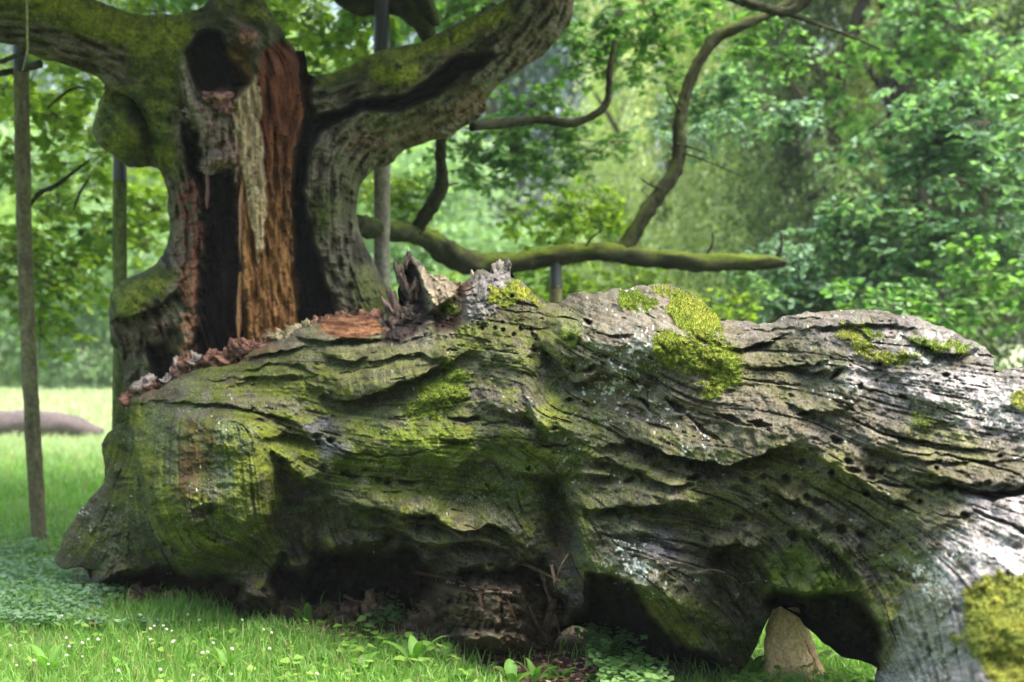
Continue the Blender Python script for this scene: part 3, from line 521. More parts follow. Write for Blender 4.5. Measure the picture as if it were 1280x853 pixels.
L.C = np.clip(L.C, .006, .85)
log = empty('fallen_trunk', at(620, 800, 7.0), 'huge fallen oak trunk, grey and algae green, hollow underneath, lying on the grass', 'fallen trunk')
L.floorm = (X < 240) & (Y < 712)
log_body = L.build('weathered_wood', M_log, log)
# moss fur: short tufts standing out of the cushions
mk = (moss > .45) & L.mask & (Y < 900) & (X < 1300)
jj, ii = np.where(mk); sel = rng.rand(len(jj)) < np.where(X[mk] > 1150, .8, 1.0); jj, ii = jj[sel], ii[sel]
if len(jj) > 36000: s_ = rng.choice(len(jj), 36000, False); jj, ii = jj[s_], ii[s_]
gy, gx = np.minimum(jj+1, L.ny-1), np.minimum(ii+1, L.nx-1)
P0 = L.W[jj, ii].astype(float); nrm = np.cross(L.W[gy, ii]-P0, L.W[jj, gx]-P0); ok = np.isfinite(nrm).all(1) & np.isfinite(P0).all(1)
P0, nrm, jj, ii = P0[ok], nrm[ok], jj[ok], ii[ok]; nrm /= np.linalg.norm(nrm, axis=1, keepdims=True)+1e-9; nrm[nrm[:, 1] > 0] *= -1
n = len(P0); P0 += rng.randn(n, 3)*.0015; d = nrm+rng.randn(n, 3)*.45+[0, 0, .35]; d /= np.linalg.norm(d, axis=1, keepdims=True); Hh = rng.uniform(.006, .014, (n, 1))
sd_ = np.cross(d, rng.randn(n, 3)); sd_ /= np.linalg.norm(sd_, axis=1, keepdims=True); wd = .0016+.0012*rng.rand(n, 1)
V = np.stack([P0-sd_*wd, P0+sd_*wd, P0+d*Hh], 1).reshape(-1, 3); Fc = np.arange(n*3).reshape(-1, 3)
cc = L.C[jj, ii]*rng.uniform(.7, 1.35, (n, 1)); cc = np.repeat(cc, 3, 0)
mo = link('moss_fur', make_mesh('moss_fur', V, Fc, cc, False), M_moss, log); mo['kind'] = 'stuff'
# rotten bark crumbs lying along the top edge of the fallen trunk
def lump_mesh(name, sx, sy, sz, seed, col1, col2, rough=.5, n=14):
    r = np.random.RandomState(seed); u = np.linspace(0, np.pi, n); v = np.linspace(0, 2*np.pi, 2*n, endpoint=False)
    U, Vv = np.meshgrid(u, v, indexing='ij'); d = np.stack([np.sin(U)*np.cos(Vv), np.sin(U)*np.sin(Vv), np.cos(U)], -1)
    q = d*2.3+seed*3.7
    k = 1+rough*(vn(q[..., 0]+q[..., 2], q[..., 1]-q[..., 2]*.7, seed)+.5*vn(q[..., 0]*2.7-q[..., 2]*2, q[..., 1]*2.7+q[..., 2]*1.5, seed+2)+.3*vn(q[..., 0]*6+q[..., 2]*5, q[..., 1]*6, seed+3))
    P = d*np.maximum(k, .15)[..., None]*[sx, sy, sz]; m = 2*n
    idx = np.arange(n*m).reshape(n, m); Q = np.stack([idx[:-1, :], np.roll(idx, -1, 1)[:-1, :], np.roll(idx, -1, 1)[1:, :], idx[1:, :]], -1).reshape(-1, 4)[:, ::-1]
    t = sst(-.6, .6, vn(q[..., 0]*3, q[..., 1]*3+q[..., 2]*2, seed+5))[..., None]
    return make_mesh(name, P.reshape(-1, 3), Q, (np.array(col1)*(1-t)+np.array(col2)*t).reshape(-1, 3))
M_rot = wood_mat('rotten_wood', .8, 120, .8, var=.5)
rc = np.random.RandomState(21)
for px, py, wpx, hpx, c in [(170,497,16,8,0),(186,484,16,9,1),(232,462,14,12,0),(246,456,12,10,1),(268,450,16,10,0),(284,450,16,9,0),(310,440,18,10,0),(325,436,14,9,2),(342,428,16,9,0),(372,424,18,8,2),(388,414,16,10,2),(404,408,14,9,0),(425,404,18,9,0),(446,402,18,8,0),(464,404,16,9,0),(428,418,16,9,1),(446,420,14,9,1),(410,424,14,8,1),(494,392,13,26,3),(503,352,8,24,3),(509,326,5,13,3),(520,362,10,18,3),(512,395,14,14,3),(548,356,12,10,4),(560,372,14,10,4),(573,366,10,12,0),(582,378,9,16,0),(594,352,9,12,4),(606,352,12,14,5),(624,343,9,14,5),(632,334,5,9,5),(598,372,12,16,5),(478,414,12,9,3),(465,416,12,8,3),(540,410,14,8,3),(530,790,34,26,6),(566,800,30,22,6),(600,806,36,20,6),(640,800,34,24,6),(672,786,24,28,6),(590,770,40,18,6),(640,764,34,18,6),(548,762,28,18,6),(440,766,26,14,6),(400,768,30,12,6),(470,758,18,16,6),(360,762,26,14,6),(220,752,30,12,6),(178,744,24,12,6),(690,770,16,20,6),(178,488,20,7,0),(196,487,14,6,0),(212,478,7,8,1),(226,463,8,13,1),(218,470,8,10,1),(240,462,8,6,0),(252,456,9,8,0),(263,453,11,8,0),(276,457,12,6,0),(290,455,10,6,0),(295,437,9,11,0),(303,434,7,7,0),(318,440,14,6,0),(334,433,14,6,0),(350,425,16,8,2),(362,423,14,9,2),(378,416,15,8,2),(392,409,12,7,2),(430,398,12,6,0),(455,396,14,5,0),(470,400,8,6,0),(412,403,10,6,0),(435,428,14,10,1),(418,434,10,8,1),(452,432,10,10,1),(500,412,13,12,3),(520,404,12,9,3),(488,420,10,8,3)]:
    Yd = float(log_depth(px, py))-.06; s_ = Yd/F
    cols = [([.05,.022,.015],[.21,.105,.07]), ([.12,.09,.075],[.34,.29,.26]), ([.13,.12,.06],[.33,.27,.17]), ([.05,.035,.03],[.13,.095,.075]),([.16,.13,.08],[.33,.28,.18]),([.12,.105,.09],[.22,.20,.175]),([.05,.032,.022],[.15,.10,.065])][c]
    kk = 1.3 if py > 400 and py < 500 else 1; me = lump_mesh('rotten_chunk', wpx*s_*.62*kk, .05+wpx*s_*.3, hpx*s_*.8*kk, rc.randint(1, 90), *cols, rough=.75)
    o = link('rotten_chunk', me, M_rot, log); o.location = Vector(at(px, py, Yd))-log.location; o.rotation_euler = (rc.uniform(-.3, .3), rc.uniform(-.5, .5), rc.uniform(-.4, .4))

# ================================================================== THE STANDING HOLLOW OAK
OAK_OUT = [(-70,-30),(-20,-26),(40,-22),(90,-10),(126,2),(150,12),(163,17),(190,20),(205,17),(218,18),(232,16),(245,13),(256,6),(266,-8),(285,-22),(305,-25),(322,-16),(336,10),(346,24),(353,38),(362,52),(369,64),(376,70),(380,60),(384,80),(387,98),
 (405,93),(421,90),(437,82),(452,76),(464,68),(476,63),(500,58),(530,51),(557,37),(585,22),(612,12),(632,0),(660,-28),(700,-70),(790,-70),(740,-28),(717,0),(716,14),(713,28),(706,38),(700,46),(690,58),(680,68),(668,76),(656,83),(643,92),(632,99),(620,110),(612,119),(606,128),(608,138),(598,147),(588,154),(578,160),(568,168),(557,173),(543,175),(530,181),(518,184),(506,188),(496,197),(488,205),(478,209),(469,212),(458,220),(452,229),(448,240),(445,255),(446,270),(450,290),(455,303),(461,317),(468,330),(475,344),(482,356),(488,368),(493,382),(496,400),(503,500),(515,620),(540,700),(560,740),(120,740),(140,660),(152,560),(159,505),(156,491),(154,464),(150,443),(139,430),(136,413),(136,392),(139,369),(150,352),(170,343),(194,333),(204,318),(210,300),(213,282),(210,262),(211,245),(206,232),(202,215),(198,209),(184,209),(160,209),(150,203),(143,195),(130,188),(122,180),(114,163),(119,143),(126,122),(134,108),(126,100),(112,93),(97,87),(82,82),(70,78),(58,75),(48,72),(37,68),(26,60),(17,56),(-10,52),(-70,46)]
def oak_depth(x, y):
    x = np.asarray(x, np.float32); y = np.asarray(y, np.float32)
    return (9.5+np.interp(x, [-70,150,260,450,600,790], [-.9,-.15,0,.1,.2,.5])-np.clip((y-420)/300, 0, 1)*.1).astype(np.float32)
K = Relief(OAK_OUT, 1.25, oak_depth, jit=1.6, scale=.92, seed=4); K.pitm = np.zeros_like(K.X); X, Y = K.X, K.Y
K.direction([(0,10,8),(80,40,12),(150,60,15),(200,60,50),(215,100,80),(220,180,88),(225,260,85),(200,330,60),(180,360,50),(160,400,70),(170,460,88),(250,20,-10),(300,10,10),(340,40,50),(360,100,80),(300,200,90),(340,300,88),(360,250,88),(260,300,90),(200,450,85),(150,150,60),(160,190,40),(400,110,-15),(450,100,-18),(500,85,-10),(560,60,-30),(620,40,-40),(690,0,-70),(690,40,-60),(640,70,-45),(600,110,-40),(560,140,-30),(500,160,-25),(450,180,-50),(420,220,-80),(410,260,85),(420,300,80),(440,350,72),(460,380,70),(480,450,75),(400,350,80)])
rs = np.random.RandomState(6)
g2 = K.lic(vn(X/2.4, Y/2.4, 141)+.5*vn(X/1.5, Y/1.5, 143), 16, 1.2); g3 = K.lic(vn(X/5.5, Y/5.5, 145), 6, 1.5)
b = K.bump
# twin stem stands in front of the gap; big forms
Lg = K.ledge
w, gap, q = K.area([(372,40),(384,60),(391,146),(415,140),(442,129),(476,122),(505,118),(530,104),(548,86),(560,78),(585,68),(612,66),(616,73),(600,84),(578,95),(560,108),(544,119),(525,128),(503,135),(478,137),(452,139),(430,146),(412,156),(400,168),(390,185),(384,205),(381,235),(384,270),(392,300),(402,335),(414,368),(420,400),(420,470),(372,470),(372,400),(366,330),(366,260),(368,200),(374,170),(380,140),(376,90)], 4, 3); gapw = w; K.H[w] -= .55*gap
K.ridge([(480,90),(500,86),(518,92)], 18, .10); b(488,88,34,22,-10,.16,3); b(455,102,12,9,0,.05,2)
b(600,100,60,25,-40,.06); b(420,250,26,90,0,.10); b(450,350,24,60,-15,.08)
w, hole, q = K.area([(236,60),(246,46),(260,40),(274,42),(281,56),(286,76),(296,84),(310,98),(312,108),(298,118),(284,122),(270,116),(256,120),(247,108),(238,86)], 4, 3); holew = w; K.H[w] -= .60*hole
w, och, q = K.area([(280,66),(292,54),(304,56),(314,70),(318,90),(314,106),(300,104),(288,92)], 4, 2); ochw = w; K.H[w] -= .22*och
w, cav, q = K.area([(231,166),(238,160),(247,166),(250,190),(252,212),(270,214),(290,210),(297,240),(300,300),(303,380),(306,432),(304,500),(244,500),(240,450),(243,410),(250,372),(254,330),(256,290),(254,250),(243,222),(233,205)], 6, 5, 12); cavw = w; K.H[w] -= .58*cav
w, cav2, q = K.area([(186,430),(210,428),(226,452),(222,500),(190,500)], 4, 3); cav2w = w; K.H[w] -= .25*cav2
# heartwood column, burl, stub, shoulders
w, hw, q = K.area([(292,110),(322,100),(330,60),(356,50),(380,80),(386,110),(378,150),(370,190),(366,250),(368,300),(372,370),(378,425),(376,500),(304,500),(303,430),(300,340),(297,240),(293,180)], 5, 4, 14); hww = w; K.H[w] -= .10*hw
w, pale, q = K.area([(290,128),(300,112),(318,96),(325,110),(327,160),(331,220),(333,270),(331,308),(323,326),(318,300),(312,262),(300,210),(292,170)], 2, 3, 14); palew = w; K.H[w] += .08*pale
for P, wd, a in [([(322,62),(327,110),(330,160)], 4, .06),([(303,240),(306,330),(310,430)], 5, .05),([(350,300),(352,370),(350,430)], 6, .05),([(368,250),(372,330),(375,400)], 5, .06),([(340,330),(336,400),(334,440)], 4, .04),([(382,100),(376,150),(368,200)], 5, .06)]: K.ridge(P, wd, a)
for P in [([(362,240),(363,320),(366,420)]), ([(312,270),(318,330),(322,400)]), ([(344,130),(346,200),(342,280)]), ([(334,100),(338,160)]), ([(355,180),(356,260)])]: K.crack(P, 2.2, .07)
Lg([(128,112),(150,112),(170,124),(186,148),(194,178),(196,205)], 14, .03, 3, .22, 12, 0); K.crack([(126,108),(150,112),(170,124),(186,148),(194,178),(197,207)], 5, .16); b(150,160,42,46,0,.14,4); K.ridge([(246,330),(240,370),(244,410)], 5, .07); K.ridge([(240,240),(246,290),(240,340)], 6, .05); K.crack([(232,240),(236,300),(230,350)], 2.5, .07); K.crack([(246,235),(250,280),(246,330)], 2, .05); b(165,375,36,36,0,.18,4); Lg([(138,398),(160,392),(185,385),(205,372),(222,356)], 26, .14, 4, .08, 12, 2); b(160,185,45,40,0,.05); b(230,30,40,22,0,.08,4)
Lg([(232,120),(236,90),(234,60),(244,44),(262,32),(290,30),(312,44),(322,64)], 9, .07, 4, 0, 8, 0)
K.ridge([(226,80),(228,110),(238,130),(250,150),(262,178)], 8, .10); K.ridge([(268,110),(284,118),(294,132)], 9, .10); K.ridge([(250,140),(270,160),(290,190),(298,230)], 9, .08); K.ridge([(246,214),(262,200),(284,196)], 5, .10); K.ridge([(236,385),(226,400),(232,425),(244,450)], 8, .07)
K.ridge([(200,210),(206,270),(204,320)], 8, .03); b(208,402,16,12,0,.10,3); b(186,408,10,14,20,.09,3); b(150,420,18,22,0,.06,4)
for P in [([(300,36),(316,40),(318,54),(306,56)]),([(290,20),(310,22),(330,30)]),([(255,24),(275,20),(300,26)])]: K.ridge(P, 4, .05)
Lg([(340,130),(372,118),(388,108)], 10, .02, 3, 0, 6)
inner = np.zeros_like(X)
for w, f in ((holew, hole), (cavw, cav), (hww, hw), (gapw, gap), (cav2w, cav2)): inner[w] = np.maximum(inner[w], f)
mo_ = np.zeros_like(X)
for P, a in [([(-70,-40),(126,0),(250,10),(240,50),(215,70),(150,60),(60,30),(-70,10)],1),([(150,20),(230,25),(232,60),(215,150),(222,220),(205,215),(190,130),(165,95)],.9),([(110,120),(200,100),(215,180),(200,212),(130,200)],.95),([(138,370),(150,350),(200,330),(225,340),(205,372),(160,392),(138,400)],1),([(388,95),(470,60),(560,35),(635,-5),(640,20),(580,50),(530,75),(522,105),(490,110),(450,85),(400,108)],1),([(260,-10),(330,5),(345,30),(300,14)],.8),([(430,150),(480,135),(560,120),(600,100),(560,160),(490,180)],.3),([(440,330),(470,340),(490,400),(450,400)],.35),([(395,230),(420,250),(410,300),(395,280)],.5)]:
    w, f, q = K.area(P, 9, 7, 20, seed=int(abs(P[0][0]))); n = sst(-.6, .1, fbm(X[w]/13, Y[w]/11, 151, 4)+.5); mo_[w] = np.maximum(mo_[w], f*a*n)
mo_ *= (1-inner)
lum = fbm(X/26, Y/26, 152, 4)
fur = sst(.2, 1.6, -g3)
K.C *= 1; K.H += (1-inner)*(1-.7*mo_)*(.016*fbm(X/7, Y/7, 159, 3)-.03*sst(.0, -.5, fbm(X/9, Y/5.5, 160, 2)))+.035*lum*(1-.7*inner)+(1-.6*inner)*(1-.6*mo_)*(.012*g3+.007*g2-.022*fur)+inner*(.012*g2+.018*g3)+.003*vn(X/2, Y/2, 153)+mo_*(.02+.012*fbm(X/4, Y/4, 154, 3)+.012*fbm(X/11,Y/11,158,2))
v = sst(-1.5, 1.5, g3+.5*g2)[..., None]
C = np.array([.05,.042,.03])*(1-v)+np.array([.165,.145,.10])*v; al = sst(-.4, .5, fbm(X/30, Y/30, 155, 4))[..., None]*.45; C = C*(1-al)+np.array([.08,.10,.03])*al
br = sst(.0, .7, fbm(X/40, Y/34, 156, 3))[..., None]*.5*(X > 400)[..., None]; C = C*(1-br)+np.array([.17,.115,.075])*br
K.C = C.astype(np.float32)
def wp(w, f, col, n=None):
    f = f[..., None]; c = np.array(col)*(1 if n is None else n[..., None]); K.C[w] = K.C[w]*(1-f)+c*f
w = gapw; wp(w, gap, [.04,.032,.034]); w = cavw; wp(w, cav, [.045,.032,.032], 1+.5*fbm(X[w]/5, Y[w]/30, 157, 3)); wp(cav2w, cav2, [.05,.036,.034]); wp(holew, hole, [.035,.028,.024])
w = hww; st_ = np.clip(vn(X[w]/4.5, Y[w]/60, 161)*.7+vn(X[w]/2, Y[w]/25, 162)*.5+.3*fbm(X[w]/12, Y[w]/20, 163, 3), -1, 1)*.5+.5
low = sst(150, 300, Y[w]); ca = np.array([.085,.026,.016]); cb = np.array([.33,.12,.062]); cc_ = np.array([.10,.036,.016]); cd = np.array([.52,.27,.10]); s4 = st_[..., None]; lw = low[..., None]
hc = (ca*(1-s4)+cb*s4)*(1-lw)+(cc_*(1-s4)+cd*s4)*lw; K.C[w] = K.C[w]*(1-hw[..., None])+hc*hw[..., None]
w = palew; n = .85+.25*vn(X[w]/3, Y[w]/30, 164)+.15*vn(X[w]/8, Y[w]/8, 165); t = sst(170, 300, Y[w])[..., None]; pc = (np.array([.58,.44,.27])*(1-t)+np.array([.62,.46,.27])*t)*n[..., None]; K.C[w] = K.C[w]*(1-pale[..., None])+pc*pale[..., None]
wp(ochw, och, [.30,.18,.06]); 
for P, c, a in [([(224,80),(234,74),(240,110),(262,170),(250,170),(234,130)], [.30,.25,.20], .8),([(222,230),(246,214),(256,260),(254,340),(246,390),(224,380)], [.20,.075,.055], .9),([(235,170),(262,165),(290,185),(292,208),(250,210)], [.24,.18,.165], .8),([(216,280),(236,270),(236,330),(222,350)], [.22,.15,.11], .7),([(230,340),(246,330),(240,390),(230,400)], [.34,.17,.09], .8),([(226,392),(252,392),(248,440),(244,480),(226,440)], [.36,.19,.11], .9),([(244,125),(262,135),(296,180),(300,240),(280,200),(255,170)], [.26,.17,.15], .8),([(262,112),(285,108),(296,130),(280,136)], [.28,.13,.11], .9),([(292,34),(318,38),(320,56),(300,54)], [.28,.14,.12], .8),([(250,205),(290,192),(298,215),(262,222)], [.30,.20,.17], .7),([(140,400),(215,395),(225,440),(160,450)], [.12,.08,.065], .7),([(420,180),(520,150),(600,110),(610,130),(520,180),(440,200)], [.17,.11,.075], .6)]:
    w, f, q = K.area(P, 4, 4, 12, seed=int(P[0][1])); wp(w, f*a*sst(-.6, .3, fbm(X[w]/8, Y[w]/8, 171, 3)+.2), c, 1+.35*g2[w]*.6)
mc = np.array([.05,.075,.010])*(1-.0*mo_[..., None]); t = sst(-.3, .6, fbm(X/18, Y/14, 172, 3)+.3*(Y < 70))[..., None]; mc = mc*(1-t)+np.array([.14,.17,.02])*t; gyt = np.gradient(K.thick, axis=0); tp = (sst(.1, .9, gyt)*(.6+.4*fbm(X/10, Y/10, 175, 3))*(1-.75*(Y > 300))*(1-.6*(X < 215)*(Y > 110)))[..., None]; mc = mc*(1-tp)+np.array([.28,.31,.038])*tp; mc = mc*(1+.3*fbm(X/3, Y/3, 173, 2)[..., None])
K.C = K.C*(1-mo_[..., None])+mc*mo_[..., None]
K.C *= .72*(1+.18*vn(X/1.6, Y/1.6, 174))[..., None]
oak = empty('standing_oak', at(320, 725, 9.5), 'ancient standing oak with split hollow trunk showing orange heartwood and mossy propped limbs', 'tree')
K.floorm = inner < .3
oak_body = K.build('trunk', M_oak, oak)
# torn splinters hanging inside the hollow
M_rot2 = M_rot
for px, py, w_, h_, Yd, c in [(276,126,15,10,8.95,0),(286,136,10,10,8.95,0),(262,122,9,7,8.95,0),(240,140,12,9,8.95,1),(252,150,11,8,8.95,1),(262,212,12,6,8.98,1),(280,206,11,6,8.98,1),(292,200,8,8,8.98,1),(208,404,12,9,9.05,2),(186,410,6,12,9.05,2),(236,398,9,8,9.0,2),(308,46,14,8,9.0,0)]:
    me = lump_mesh('torn_wood', w_*Yd/F*.7, .05, h_*Yd/F*.7, rc.randint(1, 90), *[([.14,.055,.045],[.36,.20,.17]),([.13,.095,.085],[.33,.26,.23]),([.11,.06,.04],[.32,.20,.13])][c], rough=.95)
    o = link('torn_wood', me, M_rot, oak); o.location = Vector(at(px, py, Yd))-oak.location
for px, y0, y1, wpx, c in [(258,215,262,5,[.11,.06,.05]),(302,200,330,5,[.33,.17,.10]),(236,330,380,5,[.26,.14,.08]),(322,300,330,5,[.5,.38,.22]),(300,340,432,6,[.40,.2,.09])]:
    n = 14; zz = np.linspace(0, 1, n); Yd = 8.97; pts = []
    for i, z in enumerate(zz):
        cx = px+2.5*vn(z*3, px*.1, 7); wv = wpx*(np.sin(np.pi*min(1, z*.9+.1))**.6)*(1+.3*vn(z*7, px, 9))*.6; p0 = at(cx, y0+(y1-y0)*z, Yd)
        for a in range(6): pts.append(p0+np.array([math.cos(a*1.047)*wv*Yd/F, math.sin(a*1.047)*.02, 0]))
    idx = np.arange(n*6).reshape(n, 6); Q = np.stack([idx[:-1], np.roll(idx, -1, 1)[:-1], np.roll(idx, -1, 1)[1:], idx[1:]], -1).reshape(-1, 4)[:, ::-1]
    link('heartwood_splinter', make_mesh('heartwood_splinter', np.array(pts), Q, np.tile(c, (n*6, 1))), M_rot, oak)
# --- tubes for branches and props
def tube(name, pts, mat, parent, col=([.05,.045,.035],[.17,.15,.11]), mosscol=None, rings=10, seg=12, rough=.12, seed=0, cap=True, mossamt=.55):
    P = np.array([list(at(p[0], p[1], p[2]))+[p[3]*p[2]/F] for p in pts]); P = np.array(P, float)
    for _ in range(2):
        Q = [P[0]]
        for a, b_ in zip(P[:-1], P[1:]): Q += [a*.75+b_*.25, a*.25+b_*.75]
        Q.append(P[-1]); P = np.array(Q)
    Ls = np.concatenate([[0], np.cumsum(np.linalg.norm(np.diff(P[:, :3], axis=0), axis=1))]); m = max(4, int(Ls[-1]/max(.012, P[:, 3].mean()*.35))); tt = np.linspace(0, Ls[-1], m)
    P = np.stack([np.interp(tt, Ls, P[:, k]) for k in range(4)], 1); T = np.gradient(P[:, :3], axis=0); T /= np.linalg.norm(T, axis=1, keepdims=True)
    up = np.array([0, 1., 0]); A = np.cross(T, up); A /= np.linalg.norm(A, axis=1, keepdims=True)+1e-9; B = np.cross(T, A)
    an = np.linspace(0, 2*np.pi, seg, endpoint=False); ca, sa = np.cos(an), np.sin(an)
    nx_, ny_ = ca[None], sa[None]; tm = tt[:, None]/P[:, 3].mean()
    nz = fbm(nx_*1.3+tm*.35+seed, ny_*1.3+seed*.7+0*tm, seed, 3)+.5*fbm(nx_*4+tm*1.1, ny_*4+tm*.6, seed+6, 2)+.5*vn(nx_*3+tm*.9, ny_*3-tm*.4, seed+3)
    r = P[:, 3][:, None]*(1+rough*nz); cx = P[:, None, :3]
    if True:
        V = cx+A[:, None]*(ca[None, :, None]*r[..., None])+B[:, None]*(sa[None, :, None]*r[..., None])
    N = V-cx; upn = N[..., 2]/(np.linalg.norm(N, axis=2)+1e-9)
    t = np.clip(.5+.6*vn(nx_*4+tm*.5, ny_*4+tm*.1, seed+8), 0, 1)[..., None]; C = np.array(col[0])*(1-t)+np.array(col[1])*t
    if mosscol is not None:
        k = (sst(.1, .8, upn+.6*vn(tm*.5, nx_*2, seed+11))*mossamt)[..., None]; C = C*(1-k)+np.array(mosscol)*k
    idx = np.arange(m*seg).reshape(m, seg); Q = np.stack([idx[:-1], np.roll(idx, -1, 1)[:-1], np.roll(idx, -1, 1)[1:], idx[1:]], -1).reshape(-1, 4)
    Vf = V.reshape(-1, 3); Cf = C.reshape(-1, 3); n0 = len(Vf)
    Vf = np.concatenate([Vf, P[[0, -1], :3]]); Cf = np.concatenate([Cf, Cf[[0, -1]]])
    c0 = np.stack([np.roll(idx[0], -1), idx[0], np.full(seg, n0), np.full(seg, n0)], 1); c1 = np.stack([idx[-1], np.roll(idx[-1], -1), np.full(seg, n0+1), np.full(seg, n0+1)], 1)
    me = bpy.data.meshes.new(name); me.from_pydata([tuple(v) for v in Vf], [], [tuple(int(i) for i in f) for f in Q[:, ::-1]]+[(int(f[1]), int(f[0]), int(f[2])) for f in np.concatenate([c0, c1])])
    me.update(); me.polygons.foreach_set('use_smooth', np.ones(len(me.polygons), bool)); a = me.color_attributes.new('col', 'FLOAT_COLOR', 'POINT'); c4 = np.ones((len(Vf), 4), np.float32); c4[:, :3] = Cf; a.data.foreach_set('color', c4.ravel())
    return link(name, me, mat, parent)
MC = [.07,.10,.014]; DK = ([.012,.013,.008],[.045,.048,.026])
tube('branch', [(440,280,9.9,14),(480,288,10.6,12),(520,292,11.2,11),(545,304,11.6,14),(572,324,11.9,16),(600,333,12.1,15),(645,328,12.2,13),(700,318,12.2,12),(760,315,12.2,12.5),(800,321,12.1,11),(870,330,12,11),(930,327,12,10),(965,328,12,9),(982,329,12,5)], M_branch, oak, DK, MC, mossamt=.9, rough=.22, seed=1, seg=16)
tube('branch', [(776,315,12.2,11),(790,296,12.2,10),(806,268,12.2,9.5),(826,240,12.2,9),(842,218,12.2,8.5),(851,190,12.2,8),(848,160,12.2,8),(854,120,12.2,7.5),(868,88,12.2,7),(892,48,12.2,7.5),(915,36,12.2,7.5),(935,28,12.2,7),(975,12,12.3,6),(1010,-10,12.3,5)], M_branch, oak, DK, MC, rough=.22, seed=2, seg=14)
tube('branch', [(515,296,11.2,9),(530,272,11.1,9),(545,250,11,9),(554,228,10.9,8.5),(551,205,10.8,7),(551,175,10.4,6.5),(552,150,10.0,6)], M_branch, oak, DK, MC, rough=.18, seed=3)
tube('branch', [(590,158,10.4,6),(625,155,10.8,6),(668,150,11,5),(690,150,11,5.5),(715,156,11,5.5),(735,148,11,5),(758,134,11,5),(762,112,11,4.5),(762,85,11,4),(768,50,11,3)], M_branch, oak, DK, None, rough=.2, seed=4)
tube('branch', [(860,-40,11.5,7),(900,-8,11.5,6.5),(945,8,11.5,6),(985,16,11.5,4.5),(1020,30,11.5,2.8),(1060,44,11.5,2),(1100,62,11.5,1.2)], M_branch, oak, DK, None, rough=.2, seed=5)
tube('branch', [(960,12,11.5,5),(985,18,11.5,6),(1005,2,11.5,7),(1030,-30,11.5,8)], M_branch, oak, DK, None, rough=.2, seed=6)
tube('branch', [(385,-40,10.2,18),(415,-20,10.3,18),(440,-2,10.4,18),(462,0,10.5,20),(488,-4,10.5,20),(512,8,10.5,17),(528,28,10.4,12),(538,50,10.3,8)], M_branch, oak, DK, MC, rough=.2, seed=7, seg=16)
tube('branch', [(500,-30,10.5,22),(522,-4,10.5,18),(536,14,10.4,11),(544,30,10.3,5)], M_branch, oak, DK, MC, rough=.2, seed=8, seg=14)
tube('branch', [(-60,112,10.5,4),(0,92,10.6,4.5),(28,86,10.6,4.5),(50,80,10.2,5)], M_branch, oak, DK, None, rough=.2, seed=9)
tube('branch', [(-40,90,10.5,3),(5,76,10.6,3),(30,66,10.3,3)], M_branch, oak, DK, None, rough=.2, seed=10)
tube('branch', [(20,290,11.4,1.5),(38,255,11.4,2.8),(50,240,11.4,3.2),(72,232,11.4,3),(92,215,11.4,2),(112,200,11.4,1.3)], M_branch, oak, DK, None, rough=.2, seed=11)
tube('branch', [(60,135,11.4,1.3),(78,118,11.4,2.2),(96,108,11.4,1.6),(110,112,11.4,1.1)], M_branch, oak, DK, None, rough=.2, seed=12)
tube('branch', [(92,262,11.6,1),(100,240,11.6,1.8),(112,222,11.6,1.2)], M_branch, oak, DK, None, rough=.2, seed=13)
tube('branch', [(1170,222,13.9,2.5),(1205,226,13.9,4),(1224,236,13.9,4.5),(1234,254,13.9,4.5),(1226,268,13.9,4.5),(1208,273,13.9,5),(1185,280,14.2,4)], M_branch, oak, ([.07,.062,.045],[.16,.145,.10]), None, rough=.2, seed=14)
for o in bpy.data.objects:
    if o.name.startswith('branch'): pass
rr_ = np.random.RandomState(31)
for (x0, y0, x1, y1, r_, c) in [(498,735,488,800,2.2,0),(512,740,520,806,1.6,0),(530,745,524,812,1.3,0),(545,748,560,815,2.4,0),(570,750,590,822,2,0),(600,745,628,824,2.6,0),(630,738,655,822,2,0),(655,730,688,810,2.6,0),(676,712,700,795,3,1),(690,706,706,752,2.4,1),(712,690,692,740,1.4,1),(560,728,640,742,2.6,1),(520,716,600,735,2.0,0),(430,745,470,752,2.4,1),(450,735,500,760,1.6,0),(905,716,926,735,1.6,1),(926,735,918,752,1.5,1),(926,735,944,728,1.2,1),(872,716,906,716,1.3,1),(640,700,700,726,2.4,1)]:
    mx, my = (x0+x1)/2+rr_.uniform(-9, 9), (y0+y1)/2+rr_.uniform(-6, 6)
    yd = lambda x, y: float(L.W[int(np.clip(y-L.y0, 0, L.ny-1)), int(np.clip(x-L.x0, 0, L.nx-1))][1])
    dd = [yd(x0, y0), yd(mx, my), yd(x1, y1)]; dd = [d if np.isfinite(d) else float(log_depth(x1, y1))-.1 for d in dd]
    tube('root', [(x0, y0, dd[0]-.0, r_), (mx, my, dd[1]-.03, r_*.9), (x1, y1, dd[2]-.02, r_*.5)], M_branch, log, [([.05,.03,.022],[.12,.075,.05]), ([.16,.10,.075],[.30,.21,.17])][c], None, rough=.35, seed=60+int(x0) % 30, seg=7)
vine = tube('ivy_stem', [(33,-20,8.35,1.7),(34,20,8.3,1.8),(34,45,8.3,1.6),(35,62,8.32,1.6),(31,78,8.35,1.4),(28,88,8.4,1.2)], M_branch, oak, ([.13,.15,.07],[.2,.2,.1]), None, rough=.15, seed=15, seg=6)
